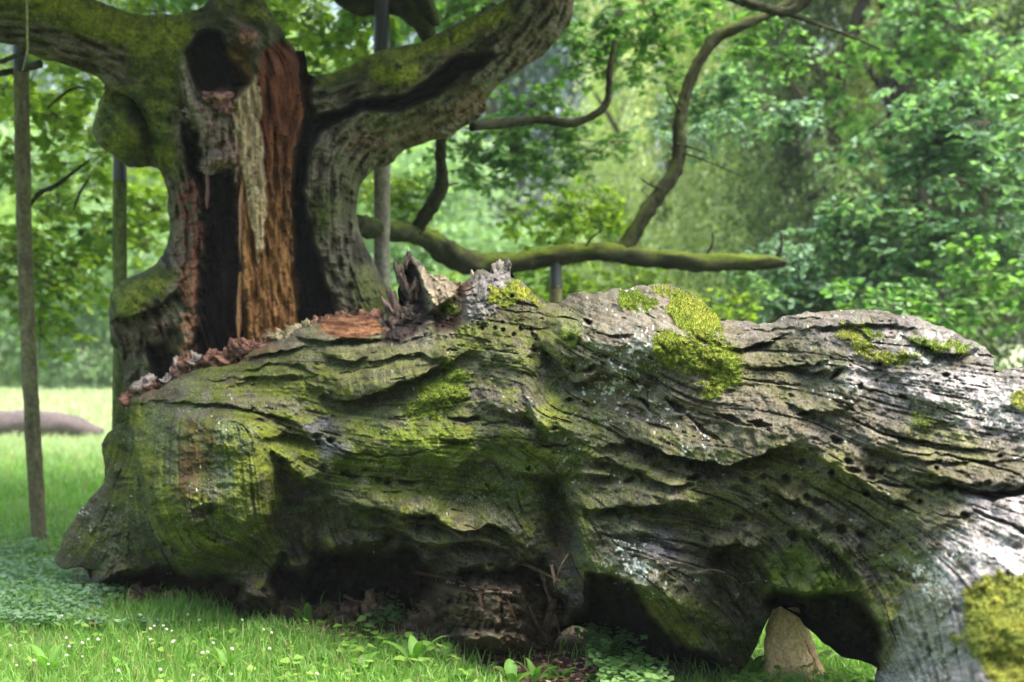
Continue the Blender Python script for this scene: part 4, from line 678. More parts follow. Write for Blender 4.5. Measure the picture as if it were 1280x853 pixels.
for P in [[(620,330,2.5),(628,350,1.8),(622,372,1)],[(730,312,2.2),(738,298,1.6),(752,288,1)],[(880,322,2.5),(892,306,1.6),(890,290,1)],[(972,322,3),(978,306,2),(976,290,1)],[(846,180,2),(862,184,1.4),(884,192,1)],[(828,236,1.8),(812,232,1.3),(800,222,.8)],[(851,140,2),(838,122,1.4),(832,104,.8)],[(548,240,2),(560,232,1.4),(574,228,.8)],[(700,150,1.6),(694,166,1.1),(684,176,.7)],[(850,190,1.6),(880,200,1.2),(930,222,.7)]]:
    tube('twig', [(x, y, 12.15 if x > 600 else 11, r_) for x, y, r_ in P], M_branch, oak, DK, None, rough=.3, seed=int(P[0][0]) % 50, seg=6)
# --- props under the limbs
M_metal, _, pm_ = mat_base('prop_shoe_metal', .45, .5); pm_.inputs['Base Color'].default_value = (.03,.033,.045,1)
def prop(px0, py0, px1, py1, Y, r, ptop, label, col, seed, bend=0):
    g = EYE; pyb = 426.5+F*EYE/Y; base = at(px1, pyb, Y)
    t = empty('limb_prop', base, label, 'prop', 'timber props holding up the oak limbs')
    xm = (px0+px1)/2+bend
    f = (ptop-py0)/(pyb-py0); xa = px0+(px1-px0)*f
    ys = [ptop+(pyb+8-ptop)*k for k in (0, .2, .4, .6, .8, 1)]; xs = [xa+(px1-xa)*k+bend*math.sin(math.pi*k) for k in (0, .2, .4, .6, .8, 1)]
    tube('pole', [(x, y, Y, r*(1+.04*math.sin(i*2.1))) for i, (x, y) in enumerate(zip(xs, ys))], M_branch, t, col, [.12,.17,.04], rough=.05, seed=seed, seg=14)
    if ptop > py0+2:
        tube('metal_shoe', [(px0, py0-8, Y, r*.98), (px0+(xa-px0)*.5, (py0+ptop)/2, Y, r*.98), (xa, ptop+3, Y, r*1.04)], M_metal, t, ([.03]*3, [.04]*3), None, rough=.01, seed=seed, seg=14)
    return t
PC = ([.09,.078,.048],[.16,.145,.085])
prop(25, 48, 50, 675, 10.6, 9.5, 88, 'leftmost weathered timber prop, standing free on the grass beneath the mossy left limb', PC, 31, -5)
prop(150, 190, 147, 700, 10.2, 8.5, 225, 'greenish timber prop with dark shoe just left of the hollow trunk under the mossy stub', ([.07,.085,.03],[.13,.16,.055]), 32, 1)
prop(477, 5, 478, 700, 10.4, 10, 62, 'grey timber prop with dark metal shoe rising behind the curved twin stem', ([.14,.13,.105],[.21,.20,.16]), 33, 0)
prop(695, 326, 694, 700, 12.2, 7.5, 358, 'short dark prop under the low curving branch beyond the fallen trunk', PC, 34, 0)
# pale prop under the fallen trunk
FP = [(950,900),(955,853),(954,830),(955,806),(958,792),(957,786),(961,772),(969,758),(998,759),(1009,780),(1015,798),(1020,812),(1025,826),(1034,845),(1044,862),(1056,900)]
Z = Relief(FP, 1.25, lambda x, y: np.full(np.shape(x), 6.3, np.float32), jit=1.0, scale=1.0, seed=9); X, Y = Z.X, Z.Y
Z.H += .012*fbm(X/14, Y/18, 1, 3)+.003*fbm(X/3, Y/5, 3, 3); t = (sst(-.2, 1.3, .7*fbm(X/14, Y/22, 5, 4)+(X-992)/40)*.85)[..., None]
Z.C = (np.array([.62,.44,.24])*(1-t)+np.array([.34,.17,.07])*t)*(1+.15*fbm(X/3, Y/7, 7, 3)[..., None])
for p in [(990,800,1000,830),(975,790,985,850),(1005,800,1020,845)]: Z.crack([(p[0],p[1]),((p[0]+p[2])/2+2,(p[1]+p[3])/2),(p[2],p[3])], 1.2, .01)
sp = Z.build('support_stump', wood_mat('barkless_wood', .7, 70, .3), None); sp.location = (0, 0, 0)
# put the origin at its base without moving it
bse = Vector(at(1000, 426.5+F*EYE/6.3, 6.3)); sp.data.transform(Matrix.Translation(-bse)); sp.location = bse
tag(sp, 'short pale barkless wooden block propping up the fallen trunk beside its arch', 'prop')
# ================================================================== GROUND
gx = np.concatenate([np.linspace(-260, -16, 26), np.arange(-15, 15.01, .1), np.linspace(16, 260, 26)]); gy = np.concatenate([np.linspace(-40, 3.9, 14), np.arange(4, 16, .1), np.arange(16.5, 60, 1.), np.linspace(62, 420, 22)])
GX, GY = np.meshgrid(gx, gy)
def gz(x, y):
    return (.025*fbm(x/1.1, y/1.1, 201, 3)+.012*fbm(x*3, y*3, 203, 2))*sst(16, 8, np.abs(y-3))*1.0
GZ = gz(GX, GY)
def soil_amt(x, y):                     # bare brown earth round the fallen trunk
    px = 640+x/y*F; py = 426.5+EYE/y*F
    lineY = np.interp(px, [60,120,180,250,330,430,480,560,640,700,760,830,930,1100], [8.5,8.35,8.2,8.0,7.7,7.35,7.25,6.85,6.3,6.05,6.15,6.3,6.3,6.1])
    d = y-(lineY-.10)
    s1 = sst(-.28, .12, d+.18*fbm(x*1.6, y*1.6, 205, 3))*sst(2.6, 1.8, d)*((px > 90) & (px < 905))
    s1 = s1*(1-.9*sst(700, 760, px)*sst(1040, 960, px)*(np.abs(px-880) < 400)*0)
    return np.clip(s1, 0, 1)
so = soil_amt(GX, GY); n1 = fbm(GX*2, GY*2, 206, 4); far = sst(15, 26, GY)
gc = np.array([.075,.12,.03])*(1+.3*n1[..., None]); gc = gc*(1-far[..., None])+np.array([.26,.31,.16])*(1+.2*fbm(GX/3, GY/3, 208, 3)[..., None])*far[..., None]  # distant meadow paler: its sunlight is put into the ground colour
sc_ = np.array([.085,.052,.036])*(1+.45*fbm(GX*5, GY*5, 207, 3)[..., None]); gc = gc*(1-so[..., None])+sc_*so[..., None]
ny, nx = GX.shape; idx = np.arange(nx*ny).reshape(ny, nx); Q = np.stack([idx[:-1, :-1], idx[:-1, 1:], idx[1:, 1:], idx[1:, :-1]], -1).reshape(-1, 4)
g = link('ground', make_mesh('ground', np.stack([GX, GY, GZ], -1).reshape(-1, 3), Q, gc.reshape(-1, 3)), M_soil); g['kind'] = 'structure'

# grass: blades, denser and finer near the camera
def blades(n, y0, y1, h, wd, seed, xl=(-.43, .47), palef=None, dens=None, seg=2):
    r = np.random.RandomState(seed); u = r.rand(n); y = np.sqrt(y0**2+(y1**2-y0**2)*u); x = r.uniform(*xl, n)*y*1.0
    k = r.rand(n) < (1-.94*soil_amt(x, y))*sst(-.95, -.1, fbm(x*2.2, y*2.2, 211, 3)+.35); x, y = x[k], y[k]; n = len(x)
    z = gz(x, y); hh = h*r.uniform(.45, 1.25, n)*(1+.45*fbm(x*1.5, y*1.5, 213, 3)); a = r.uniform(0, 2*np.pi, n); ln = np.stack([np.cos(a), np.sin(a)], 1)*r.uniform(.1, .75, (n, 1))
    b_ = a+r.uniform(-1.9, 1.9, n); sx = np.stack([-np.sin(b_), np.cos(b_)], 1)*(wd*r.uniform(.6, 1.3, n))[:, None]
    B0 = np.stack([x, y, z-.01], 1); S3 = np.concatenate([sx, np.zeros((n, 1))], 1); L3 = np.concatenate([ln, np.zeros((n, 1))], 1)
    m = B0+L3*hh[:, None]*.35+np.stack([0*x, 0*x, hh*.6], 1); t = B0+L3*hh[:, None]+np.stack([0*x, 0*x, hh*(1-.25*np.linalg.norm(ln, axis=1))], 1)
    V = np.stack([B0-S3, B0+S3, m-S3*.8, m+S3*.8, t], 1).reshape(-1, 3); o = (np.arange(n)*5)[:, None]
    Fc = np.concatenate([o+[0, 1, 3], o+[0, 3, 2], o+[2, 3, 4]], 1).reshape(-1, 3)
    q = fbm(x/1.2, y/1.2, 215, 3); t_ = np.clip(.55+.3*q+.3*r.randn(n), 0, 1)[:, None]; c = np.array([.10,.23,.036])*(1-t_)+np.array([.25,.44,.10])*t_
    f = sst(13, 24, y)[:, None]; c = c*(1-f)+np.array([.40,.47,.31])*r.uniform(.8, 1.15, (n, 1))*f  # far blades paled too, sunlit look carried by their colour
    st = (r.rand(n) < .09)[:, None]; c = np.where(st, np.array([.32,.29,.14]), c)
    return V, Fc, np.repeat(c, 5, 0)
parts = [blades(60000, 5.2, 8.0, .10, .0034, 1), blades(52000, 8.0, 13, .10, .0045, 2), blades(34000, 13, 24, .15, .010, 3, (-.50, .1)), blades(20000, 24, 44, .2, .022, 4, (-.52, .0))]
off = 0; Vs, Fs, Cs = [], [], []
for V, Fc, c in parts: Vs.append(V); Fs.append(Fc+off); Cs.append(c); off += len(V)
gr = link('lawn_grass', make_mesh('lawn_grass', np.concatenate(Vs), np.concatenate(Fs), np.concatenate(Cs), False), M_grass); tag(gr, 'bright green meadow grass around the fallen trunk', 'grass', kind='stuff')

# small round leaves of ground cover (clover and ground ivy)
def leaves(n, pos, size, tilt, c1, c2, seed, shape=None, zr=None):
    r = np.random.RandomState(seed)
    sh = np.array(shape if shape is not None else [(0,0),(.45,.25),(.5,.65),(0,1),(-.5,.65),(-.45,.25)], float); m = len(sh)
    a = r.uniform(0, 2*np.pi, n); el = r.uniform(*tilt, n); D = np.stack([np.cos(a)*np.cos(el), np.sin(a)*np.cos(el), np.sin(el)], 1)
    ax = np.stack([-np.sin(a), np.cos(a), r.uniform(-.4, .4, n)], 1); ax /= np.linalg.norm(ax, axis=1, keepdims=True); s = (size*r.uniform(.6, 1.3, n))[:, None, None]
    V = pos[:, None]+s*(D[:, None]*sh[None, :, 1, None]+ax[:, None]*sh[None, :, 0, None]); V[:, :, 2] -= (s[..., 0]*.25*np.abs(sh[None, :, 0]))
    o = (np.arange(n)*m)[:, None]; Fc = np.concatenate([o+[0, i, i+1] for i in range(1, m-1)], 1).reshape(-1, 3)
    t = r.rand(n, 1); c = np.array(c1)*(1-t)+np.array(c2)*t; return V.reshape(-1, 3), Fc, np.repeat(c, m, 0)
def patch(poly_px, n, seed, c1, c2, size=.03, h=(.02, .09)):
    r = np.random.RandomState(seed); P = np.array(poly_px, float); x0, y0 = P.min(0); x1, y1 = P.max(0); out = []
    px = r.uniform(x0, x1, n*3).astype(np.float32)[None]; py = r.uniform(y0, y1, n*3).astype(np.float32)[None]
    ins = np.zeros(px.shape, bool)
    for (ax, ay), (bx, by) in zip(P, np.roll(P, -1, 0)):
        if ay != by: ins ^= ((py > min(ay, by)) & (py <= max(ay, by))) & (px < ax+(py-ay)/(by-ay)*(bx-ax))
    px, py = px[ins][:n], py[ins][:n]; Yd = F*EYE/(py-426.5); x = (px-640)/F*Yd
    k = fbm(x*2.5, Yd*2.5, 221+seed, 2) > -.55; x, Yd = x[k], Yd[k]
    z = gz(x, Yd)+r.uniform(*h, len(x)); return leaves(len(x), np.stack([x, Yd, z], 1), size, (-.3, .5), c1, c2, seed)
gcv = [patch([(-20,668),(60,690),(110,720),(170,760),(240,790),(150,800),(-20,790)], 3600, 1, [.10,.20,.10], [.24,.38,.22], .032),
       patch([(-20,640),(100,640),(110,700),(-20,720)], 500, 2, [.10,.19,.05], [.20,.32,.10], .04),
       patch([(715,782),(745,790),(830,850),(840,900),(760,900),(735,830)], 1500, 3, [.11,.24,.06], [.25,.40,.14], .032, (.02, .14)),
       patch([(360,800),(480,790),(520,812),(590,850),(600,900),(340,900)], 350, 4, [.12,.24,.04], [.25,.40,.08], .04, (.02, .10)),
       patch([(925,820),(960,800),(1100,830),(1100,900),(915,900)], 260, 5, [.12,.24,.04], [.25,.40,.08], .04, (.02, .12)),
       patch([(-20,760),(360,790),(360,900),(-20,900)], 250, 6, [.12,.24,.04], [.25,.40,.08], .035, (.02, .08)),
       patch([(460,764),(500,764),(500,786),(455,790)], 200, 7, [.13,.26,.1], [.28,.42,.2], .035, (.02, .10))]
off = 0; Vs, Fs, Cs = [], [], []
for V, Fc, c in gcv: Vs.append(V); Fs.append(Fc+off); Cs.append(c); off += len(V)
gcover = link('ground_cover', make_mesh('ground_cover', np.concatenate(Vs), np.concatenate(Fs), np.concatenate(Cs), False), M_grass); tag(gcover, 'low bluish and bright green clover and ground ivy leaves among the grass', 'ground cover', kind='stuff')
# bark litter on the soil
r = np.random.RandomState(4); px = r.uniform(120, 820, 2600); Yd = np.interp(px, [120,250,430,560,700,820], [8.2,8.0,7.4,6.9,6.3,6.2])+r.uniform(-.45, .5, 2600); x = (px-640)/F*Yd; k = soil_amt(x, Yd) > .4; x, Yd = x[k], Yd[k]
V, Fc, c = leaves(len(x), np.stack([x, Yd, gz(x, Yd)+r.uniform(.004, .03, len(x))], 1), .028, (-.3, .4), [.07,.04,.028], [.32,.2,.13], 5, [(0,0),(.3,.1),(.35,.8),(0,1),(-.3,.9),(-.25,.2)])
lt = link('bark_litter', make_mesh('bark_litter', V, Fc, c, False), M_soil); tag(lt, 'reddish brown rotten bark crumbs scattered on the bare earth beneath the fallen trunk', 'bark litter', kind='stuff')

# broad leaved weeds, each a plant
def weed_mesh(seed, nl, ln, wd, up):
    r = np.random.RandomState(seed); V, Fc, C = [], [], []
    for i in range(nl):
        a = i*2.4+r.uniform(-.4, .4); el0 = r.uniform(*up); l = ln*r.uniform(.6, 1.1); w_ = wd*r.uniform(.7, 1.2); p = np.array([0, 0, .0]); m = 7; col = np.array([.09,.2,.03])*r.uniform(.8, 1.5); o = len(V)
        for j in range(m):
            t = j/(m-1); el = el0-1.3*t*t; d = np.array([math.cos(a)*math.cos(el), math.sin(a)*math.cos(el), math.sin(el)]); sd_ = np.array([-math.sin(a), math.cos(a), 0])
            ww = w_*(.12 if j == 0 else math.sin(math.pi*min(1, .12+.88*t))**.7*(1+.12*math.sin(j*2.3))+.02); V += [p-sd_*ww+[0, 0, ww*.35], p.copy(), p+sd_*ww+[0, 0, ww*.35]]; C += [col*.95, col*1.25, col*.95]; p = p+d*l/(m-1)
            if j: q = o+3*j; Fc += [(q-3, q-2, q+1, q), (q-2, q-1, q+2, q+1)]
    return V, Fc, C
wm = []
for s_, nl, ln, wd, up in [(1,6,.17,.026,(.5,1.3)),(2,8,.13,.03,(.3,1.1)),(3,5,.22,.024,(.9,1.4)),(4,7,.11,.022,(.2,1.0))]:
    V, Fc, C = weed_mesh(s_, nl, ln, wd, up); wm.append(make_mesh('broad_leaves', V, Fc, C))
W_SP = [p for i_, p in enumerate([(455,838,0,'three upright leaves'),(488,842,1,''),(520,832,2,''),(548,846,0,''),(580,850,1,''),(432,806,3,''),(405,818,3,''),(372,800,2,''),(345,826,1,''),(310,815,3,''),(283,840,2,''),(240,846,0,''),(640,852,0,''),(668,848,2,''),(700,842,1,''),(716,806,2,''),(470,815,3,''),(505,815,3,''),(600,838,3,''),(205,822,1,''),(150,838,0,''),(95,815,3,''),(60,846,2,''),(30,790,1,''),(765,822,0,''),(745,845,1,''),(800,850,3,''),(1040,850,0,''),(1075,846,1,''),(940,848,2,''),(385,775,2,''),(500,786,3,''),(555,822,3,''),(40,700,1,''),(60,660,3,''),(620,846,3,''),(268,800,0,'')]) if i_ % 4 != 3]
wr_ = np.random.RandomState(14)
for px, py, k, _ in W_SP:
    Yd = F*EYE/(py-426.5+6); o = link('broad_leaf_weed', wm[k], M_grass, None, at(px, 0, Yd)*[1, 1, 0]+[0, 0, float(gz(np.float32((px-640)/F*Yd), np.float32(Yd)))]); o.rotation_euler.z = wr_.uniform(0, 6); o.scale = [wr_.uniform(.7, 1.15)]*3
    rank = sorted(W_SP).index((px, py, k, _)); ORD = 'first second third fourth fifth sixth seventh eighth ninth tenth eleventh twelfth thirteenth fourteenth fifteenth sixteenth seventeenth eighteenth nineteenth twentieth twenty-first twenty-second twenty-third twenty-fourth twenty-fifth twenty-sixth twenty-seventh twenty-eighth'.split()
    tag(o, ['tall upright', 'spreading rosette', 'narrow leaved upright', 'small low'][k]+' broad leaf weed, '+ORD[rank]+' from the left before the fallen trunk', 'weed', 'broad leaved weeds in the lawn')
# white clover heads
st_m = lump_mesh('flower_head', .0085, .0085, .0075, 5, [.45,.48,.35], [.7,.7,.65], .25, 7)
V = []; Fc = []
for i in range(5):
    for a in range(3): V.append((.0016*math.cos(a*2.1), .0016*math.sin(a*2.1), .09*i/4))
    if i:
        for a in range(3): q = 3*i; Fc.append((q-3+a, q-3+(a+1)%3, q+(a+1)%3, q+a))
stem_m = make_mesh('stem', V, Fc, [[.12,.22,.05]]*15); first = None
fr = np.random.RandomState(8)
FL = [(82,809),(86,817),(102,812),(62,823),(115,808),(84,829),(103,830),(115,808),(150,814),(205,842),(188,789),(185,796),(203,788),(209,791),(219,799),(253,778),(262,812),(263,822),(216,813),(222,810),(192,812),(300,780),(325,792),(340,796),(332,815),(20,843),(38,835),(12,815),(60,840),(400,850),(250,849),(140,846),(170,775),(232,772),(260,823)]
for px, py in FL+[(fr.uniform(0, 340), fr.uniform(780, 850)) for _ in range(3)]:
    Yd = F*EYE/(py-426.5+18); p = at(px, 0, Yd)*[1, 1, 0]+[0, 0, float(gz(np.float32((px-640)/F*Yd), np.float32(Yd)))]
    t = empty('clover_flower', p, 'small white clover flower in the foreground lawn', 'flower', 'white clover flowers in the lawn')
    a = link('stem', stem_m, M_grass, t, (0, 0, 0)); h = link('flower_head', st_m, M_soil if False else M_grass, t, (0, 0, .093)); h.scale = [fr.uniform(.55, 1.0)]*3; t.rotation_euler = (fr.uniform(-.3, .3), fr.uniform(-.3, .3), 0)
# far log in the meadow
def far_log(pts, label):
    Yd = pts[0][2]; t = empty('distant_log', at(pts[1][0], 426.5+F*EYE/Yd, Yd), label, 'log'); return t
t = far_log([(-80,532,23)]*2, 'long grey log lying in the bright meadow at the far left'); tube('log_wood', [(-120,528,21.4,18),(-40,530,21.5,16),(20,530,21.6,16),(60,530,21.7,15),(90,532,21.8,13),(108,536,21.9,10),(128,542,21.9,6)], M_branch, t, ([.08,.068,.07],[.12,.10,.105]), None, rough=.14, seed=41, seg=16)
# ================================================================== FOLIAGE
OAKLEAF = [(0,0),(.10,.12),(.20,.22),(.13,.32),(.34,.45),(.20,.54),(.36,.72),(.18,.80),(.12,.95),(0,1),(-.12,.95),(-.18,.80),(-.36,.72),(-.20,.54),(-.34,.45),(-.13,.32),(-.20,.22),(-.10,.12)]
SIMPLE = [(0,0),(.32,.35),(.26,.7),(0,1),(-.26,.7),(-.32,.35)]
LONG = [(0,0),(.11,.4),(0,1),(-.11,.4)]
DIAM = [(0,0),(.36,.5),(0,1),(-.36,.5)]
def leafset(pos, D, size, shape, cols, r, fold=.2):
    n = len(pos); sh = np.array(shape, float); m = len(sh)
    D = D/(np.linalg.norm(D, axis=1, keepdims=True)+1e-9); q = r.randn(n, 3)*.35+[0, 0, 1]; ax = np.cross(D, q); ax /= np.linalg.norm(ax, axis=1, keepdims=True)+1e-9; N = np.cross(ax, D)
    s = (size*r.uniform(.6, 1.25, n))[:, None, None]
    V = pos[:, None]+s*(D[:, None]*sh[None, :, 1, None]+ax[:, None]*sh[None, :, 0, None]+N[:, None]*(-fold*np.abs(sh[None, :, 0, None])-.25*sh[None, :, 1, None]**2))
    o = (np.arange(n)*m)[:, None]
    if m == 4: Fc = np.concatenate([o+[0, 1, 2], o+[0, 2, 3]], 1).reshape(-1, 3)
    else: Fc = np.concatenate([o+[0, i, i+1] for i in range(1, m-1)], 1).reshape(-1, 3)
    return V.reshape(-1, 3), Fc, np.repeat(cols, m, 0)
def twig_ribbons(segs, rad, col):
    V, Fc, C = [], [], []
    for a, b_ in segs:
        a, b_ = np.array(a), np.array(b_); d = b_-a; u = np.cross(d, [.3, .9, .2]); u /= np.linalg.norm(u)+1e-9; v = np.cross(d, u); v /= np.linalg.norm(v)+1e-9; o = len(V)
        for p, rr in ((a, rad), (b_, rad*.5)):
            for k in range(3): V.append(p+rr*(u*math.cos(k*2.094)+v*math.sin(k*2.094)))
        for k in range(3): Fc += [(o+k, o+(k+1) % 3, o+3+(k+1) % 3), (o+k, o+3+(k+1) % 3, o+3+k)]
    return np.array(V), np.array(Fc), np.tile(col, (len(V), 1))
def spray_mesh(seed, nros, ext, lsize, c1, c2, shape=OAKLEAF):       # a bough of leaf rosettes on twigs
    r = np.random.RandomState(seed); cen = r.randn(nros, 3)*ext*.5; k0 = r.randint(0, 5, nros); hub = r.randn(5, 3)*np.array(ext)*.35
    cen = cen*.62+hub[k0]; P, D, C = [], [], []
    for c in cen:
        base = c1+(np.array(c2)-c1)*r.rand()
        for j in range(r.randint(6, 11)):
            a = r.uniform(0, 6.283); d = np.array([math.cos(a), math.sin(a), r.uniform(-.6, .35)]); P.append(c+d*.015); D.append(d); C.append(base*r.uniform(.8, 1.2))
    V, Fc, Cc = leafset(np.array(P), np.array(D), lsize, shape, np.array(C), r)
    segs = [(hub[k], c) for k, c in zip(k0, cen)]+[(hub[i], hub[(i+1) % 5]) for i in range(4)]
    V2, F2, C2 = twig_ribbons(segs, .006, [.06,.05,.035])
    return make_mesh('leafy_spray', np.concatenate([V, V2]), np.concatenate([Fc, F2+len(V)]), np.concatenate([Cc, C2]), False)
A_ = np.array
bright = [spray_mesh(300+i, 46, [.55,.5,.42], .105, A_([.13,.26,.025]), A_([.34,.48,.06])) for i in range(4)]
mid = [spray_mesh(310+i, 46, [.6,.5,.36], .105, A_([.07,.19,.05]), A_([.19,.36,.10])) for i in range(4)]
blue = [spray_mesh(320+i, 50, [.6,.5,.36], .10, A_([.08,.19,.10]), A_([.24,.40,.25])) for i in range(4)]
sp_r = np.random.RandomState(77)
def spray(px, py, Yd, k, sc_=1.0, flat=1.0):
    if k is blue: Yd += 1.6; sc_ *= 1.1
    me = k[sp_r.randint(4)]; o = bpy.data.objects.new('leafy_spray', me); COL.objects.link(o)
    if not me.materials: me.materials.append(M_leaf)
    o.parent = oak; o.location = Vector(at(px, py, Yd))-oak.location; o.rotation_euler = (sp_r.uniform(-.3, .3), sp_r.uniform(-.4, .4), sp_r.uniform(0, 6.28)); s_ = sc_*sp_r.uniform(.8, 1.2); o.scale = (s_, s_, s_*flat)
for px, py, Yd, k, s_ in [(60,130,13,bright,1),(20,200,13,bright,1),(110,160,14,bright,1),(90,240,14,bright,1.1),(30,300,13.5,bright,1.1),(85,330,14,bright,1),(20,370,13.5,bright,1),(60,395,14,bright,.8),(130,290,14.5,bright,1),(180,260,15,bright,.9),(110,95,13,bright,.8),(180,230,15,bright,.8),(10,110,14,bright,1),(70,60,13,bright,.6),(170,110,15,bright,.8),(-60,250,13,bright,1.2),(-60,350,13,bright,1.2),(100,290,15,mid,1),(140,380,15,bright,.5),
  (380,20,13,bright,1),(430,40,13,bright,1),(400,70,13.5,bright,.9),(450,20,13,mid,.9),(360,30,13.5,bright,.8),(520,80,13.5,mid,.7),(560,10,12.5,mid,.9),(600,5,12.5,mid,1),(500,30,14,mid,.9),(180,4,12.5,bright,.7),(215,0,13,mid,.7),(340,0,12.8,bright,.6),(240,-10,12,mid,.8),
  (505,235,14,bright,.8),(490,260,14,bright,.7),(525,215,14,mid,.7),(465,230,14.5,bright,.7),(505,320,14,mid,.5),
  (610,195,13,mid,1),(650,180,13,mid,.9),(590,215,13.5,mid,.6),(700,200,13,mid,.7),(640,150,13,mid,.9),(720,185,13,mid,.8),(680,140,13,mid,.7),(590,180,13,mid,.7),
  (665,300,13.5,bright,.6),(715,290,13.5,bright,.7),(730,260,14,bright,.8),(760,270,14,bright,.7),(560,370,14,bright,.7),(650,360,13.5,bright,.9),(710,365,13.5,bright,.8),(760,370,13.5,bright,.6),(800,350,14,bright,.6),
  (760,15,13,mid,.9),(800,40,13,mid,.9),(830,15,13,mid,.8),(800,85,13.4,mid,.6),(765,60,13,mid,.7),(880,20,13,mid,.7),(740,40,13,mid,.7),(900,105,12.8,blue,.8),(870,135,12.8,blue,.7),(930,120,12.8,blue,.8),(910,150,12.2,blue,.7),(970,140,12.2,blue,.7),(890,170,12,blue,.6),(940,60,13,mid,.7),(980,50,13,mid,.6),(820,150,12.8,blue,.5),
  (1150,150,12.5,blue,.9),(1190,170,12.5,blue,1),(1220,200,12.5,blue,1),(1170,210,12.5,blue,.9),(1240,160,12.5,blue,.8),(1255,230,12.5,blue,.9),(1190,130,12.5,blue,.7),(1270,190,13,blue,.9),(1130,190,13,blue,.6),
  (1080,290,12.5,blue,1),(1120,300,12.3,blue,1),(1160,290,12.5,blue,.9),(1060,330,12.5,blue,.9),(1100,340,12.3,blue,1),(1150,330,12.5,blue,1),(1200,310,12.5,blue,.9),(1040,370,12.3,blue,.9),(1000,360,12.5,blue,.9),(960,380,12.5,blue,.7),(1090,380,12.5,mid,.9),(1150,380,12.5,mid,.9),(1050,280,12.5,blue,.7),(1240,300,13,blue,.8),(1270,270,13,blue,.9),(980,320,13,blue,.7),(1210,370,13,mid,.9),(1260,340,13,mid,.9),(930,350,13.5,mid,.6),(1010,395,12.6,blue,.8),(920,385,13,bright,.6),(990,322,10.6,blue,.5),(1165,10,16,mid,1.2),(1150,60,16.5,mid,1.1),(1120,30,17,blue,1.0),(1190,70,16,mid,1.0),(1075,60,16,mid,.9),(1060,150,16.5,mid,.8),(1220,60,16,blue,1.1),(1260,110,16,mid,1.1),(975,335,10.7,blue,.45)]: spray(px, py, Yd, k, s_*.95)
# crown of the same oak above the frame: it shades the trunk
for i in range(170):
    x = sp_r.uniform(-5.5, 1.3); y = sp_r.uniform(7.3, 13.5); z = 2.75+.24*y+sp_r.uniform(0, 3)
    if i > 90: y = sp_r.uniform(7.2, 10); x = sp_r.uniform(-4, 1.8); z = 2.7+.24*y+sp_r.uniform(0, 1.6)
    o = bpy.data.objects.new('leafy_spray', mid[i % 4]); COL.objects.link(o); o.parent = oak; o.location = Vector((x, y, z))-oak.location; o.rotation_euler = (0, 0, sp_r.uniform(0, 6.28)); o.scale = [sp_r.uniform(1.1, 1.7)]*3

# background trees: trunk + crown
def crown_mesh(seed, lobes, nleaf, size, shape, c1, c2, droop=0, fill=.35, pw=1.2, cl=26, tw=.8, sgm=None):
    r = np.random.RandomState(seed); Lb = A_(lobes, float); vol = (Lb[:, 3]*Lb[:, 4]*Lb[:, 5])**.67; cnt = (nleaf*vol/vol.sum()).astype(int); P, D, C = [], [], []
    for (cx, cy, cz, rx, ry, rz), n in zip(Lb, cnt):
        # clumps of leaves through the lobe
        nc = max(6, n//cl); u = r.randn(nc, 3); u /= np.linalg.norm(u, axis=1, keepdims=True); rad = r.uniform(fill, 1, (nc, 1))**.5*(1+.25*r.randn(nc, 1)*.6); cc = A_([cx, cy, cz])+u*rad*[rx, ry, rz]; tone = np.clip(.45*r.rand(nc, 1)+.55*r.rand(), 0, 1)
        k = r.randint(0, nc, n); sg = sgm or size*2.1*(cl/14)**.4; p = cc[k]+r.randn(n, 3)*[sg, sg, sg*(.6 if not droop else 2.2)]; d = r.randn(n, 3)*[1, 1, .5]+u[k]*.5; d[:, 2] -= .2+droop
        P.append(p); D.append(d); t = np.clip(tone[k]*tw+.12*(rad[k]-.7)+r.rand(n, 1)*(1.1-tw), 0, 1)**pw; C.append(A_(c1)*(1-t)+A_(c2)*t)
    V, Fc, Cc = leafset(np.concatenate(P), np.concatenate(D), size, shape, np.concatenate(C), r); return make_mesh('crown', V, Fc, Cc, False)
def simple_trunk(h, rad, seed, limbs=6, spread=2.5, zc=None):
    r = np.random.RandomState(seed); V, Fc = [], []
    def seg(p0, p1, r0, r1, n=8):
        p0, p1 = A_(p0, float), A_(p1, float); d = (p1-p0); d /= np.linalg.norm(d); u = np.cross(d, [.1, 1, .2]); u /= np.linalg.norm(u); v = np.cross(d, u); base = len(V)
        for i in range(5):
            t = i/4; c = p0+(p1-p0)*t+r.randn(3)*r0*.25*(0 < i < 4); rr = r0+(r1-r0)*t
            for k in range(n): V.append(c+rr*(u*math.cos(k*6.283/n)+v*math.sin(k*6.283/n))*(1+.1*r.randn()))
        for i in range(4):
            for k in range(n): a = base+i*n; Fc.append((a+k, a+(k+1) % n, a+n+(k+1) % n, a+n+k))
    seg((0, 0, -.2), (r.uniform(-.3, .3), 0, h*.55), rad*1.3, rad*.7)
    for i in range(limbs):
        z = h*r.uniform(.25, .6); a = i*2.4; seg((0, 0, z), (math.cos(a)*spread*r.uniform(.6, 1), math.sin(a)*spread*.7, z+h*r.uniform(.15, .4)), rad*.5, rad*.12, 6)
    c = A_([[.07,.06,.045]]*len(V))*np.random.RandomState(1).uniform(.6, 1.4, (len(V), 1)); return make_mesh('trunk', V, Fc, c)
def lobes_for(seed, h, w_, z0, n, sq=.8):
    r = np.random.RandomState(seed); out = []
    for i in range(n):
        t = r.rand(); z = z0+(h-z0)*t; k = math.sin(math.pi*(.15+.8*t))**.5; a = r.uniform(0, 6.28); d = w_*.55*k*r.uniform(.3, 1); rr = w_*r.uniform(.22, .4); out.append((math.cos(a)*d, math.sin(a)*d*.8, z, rr, rr, rr*sq))
    return out
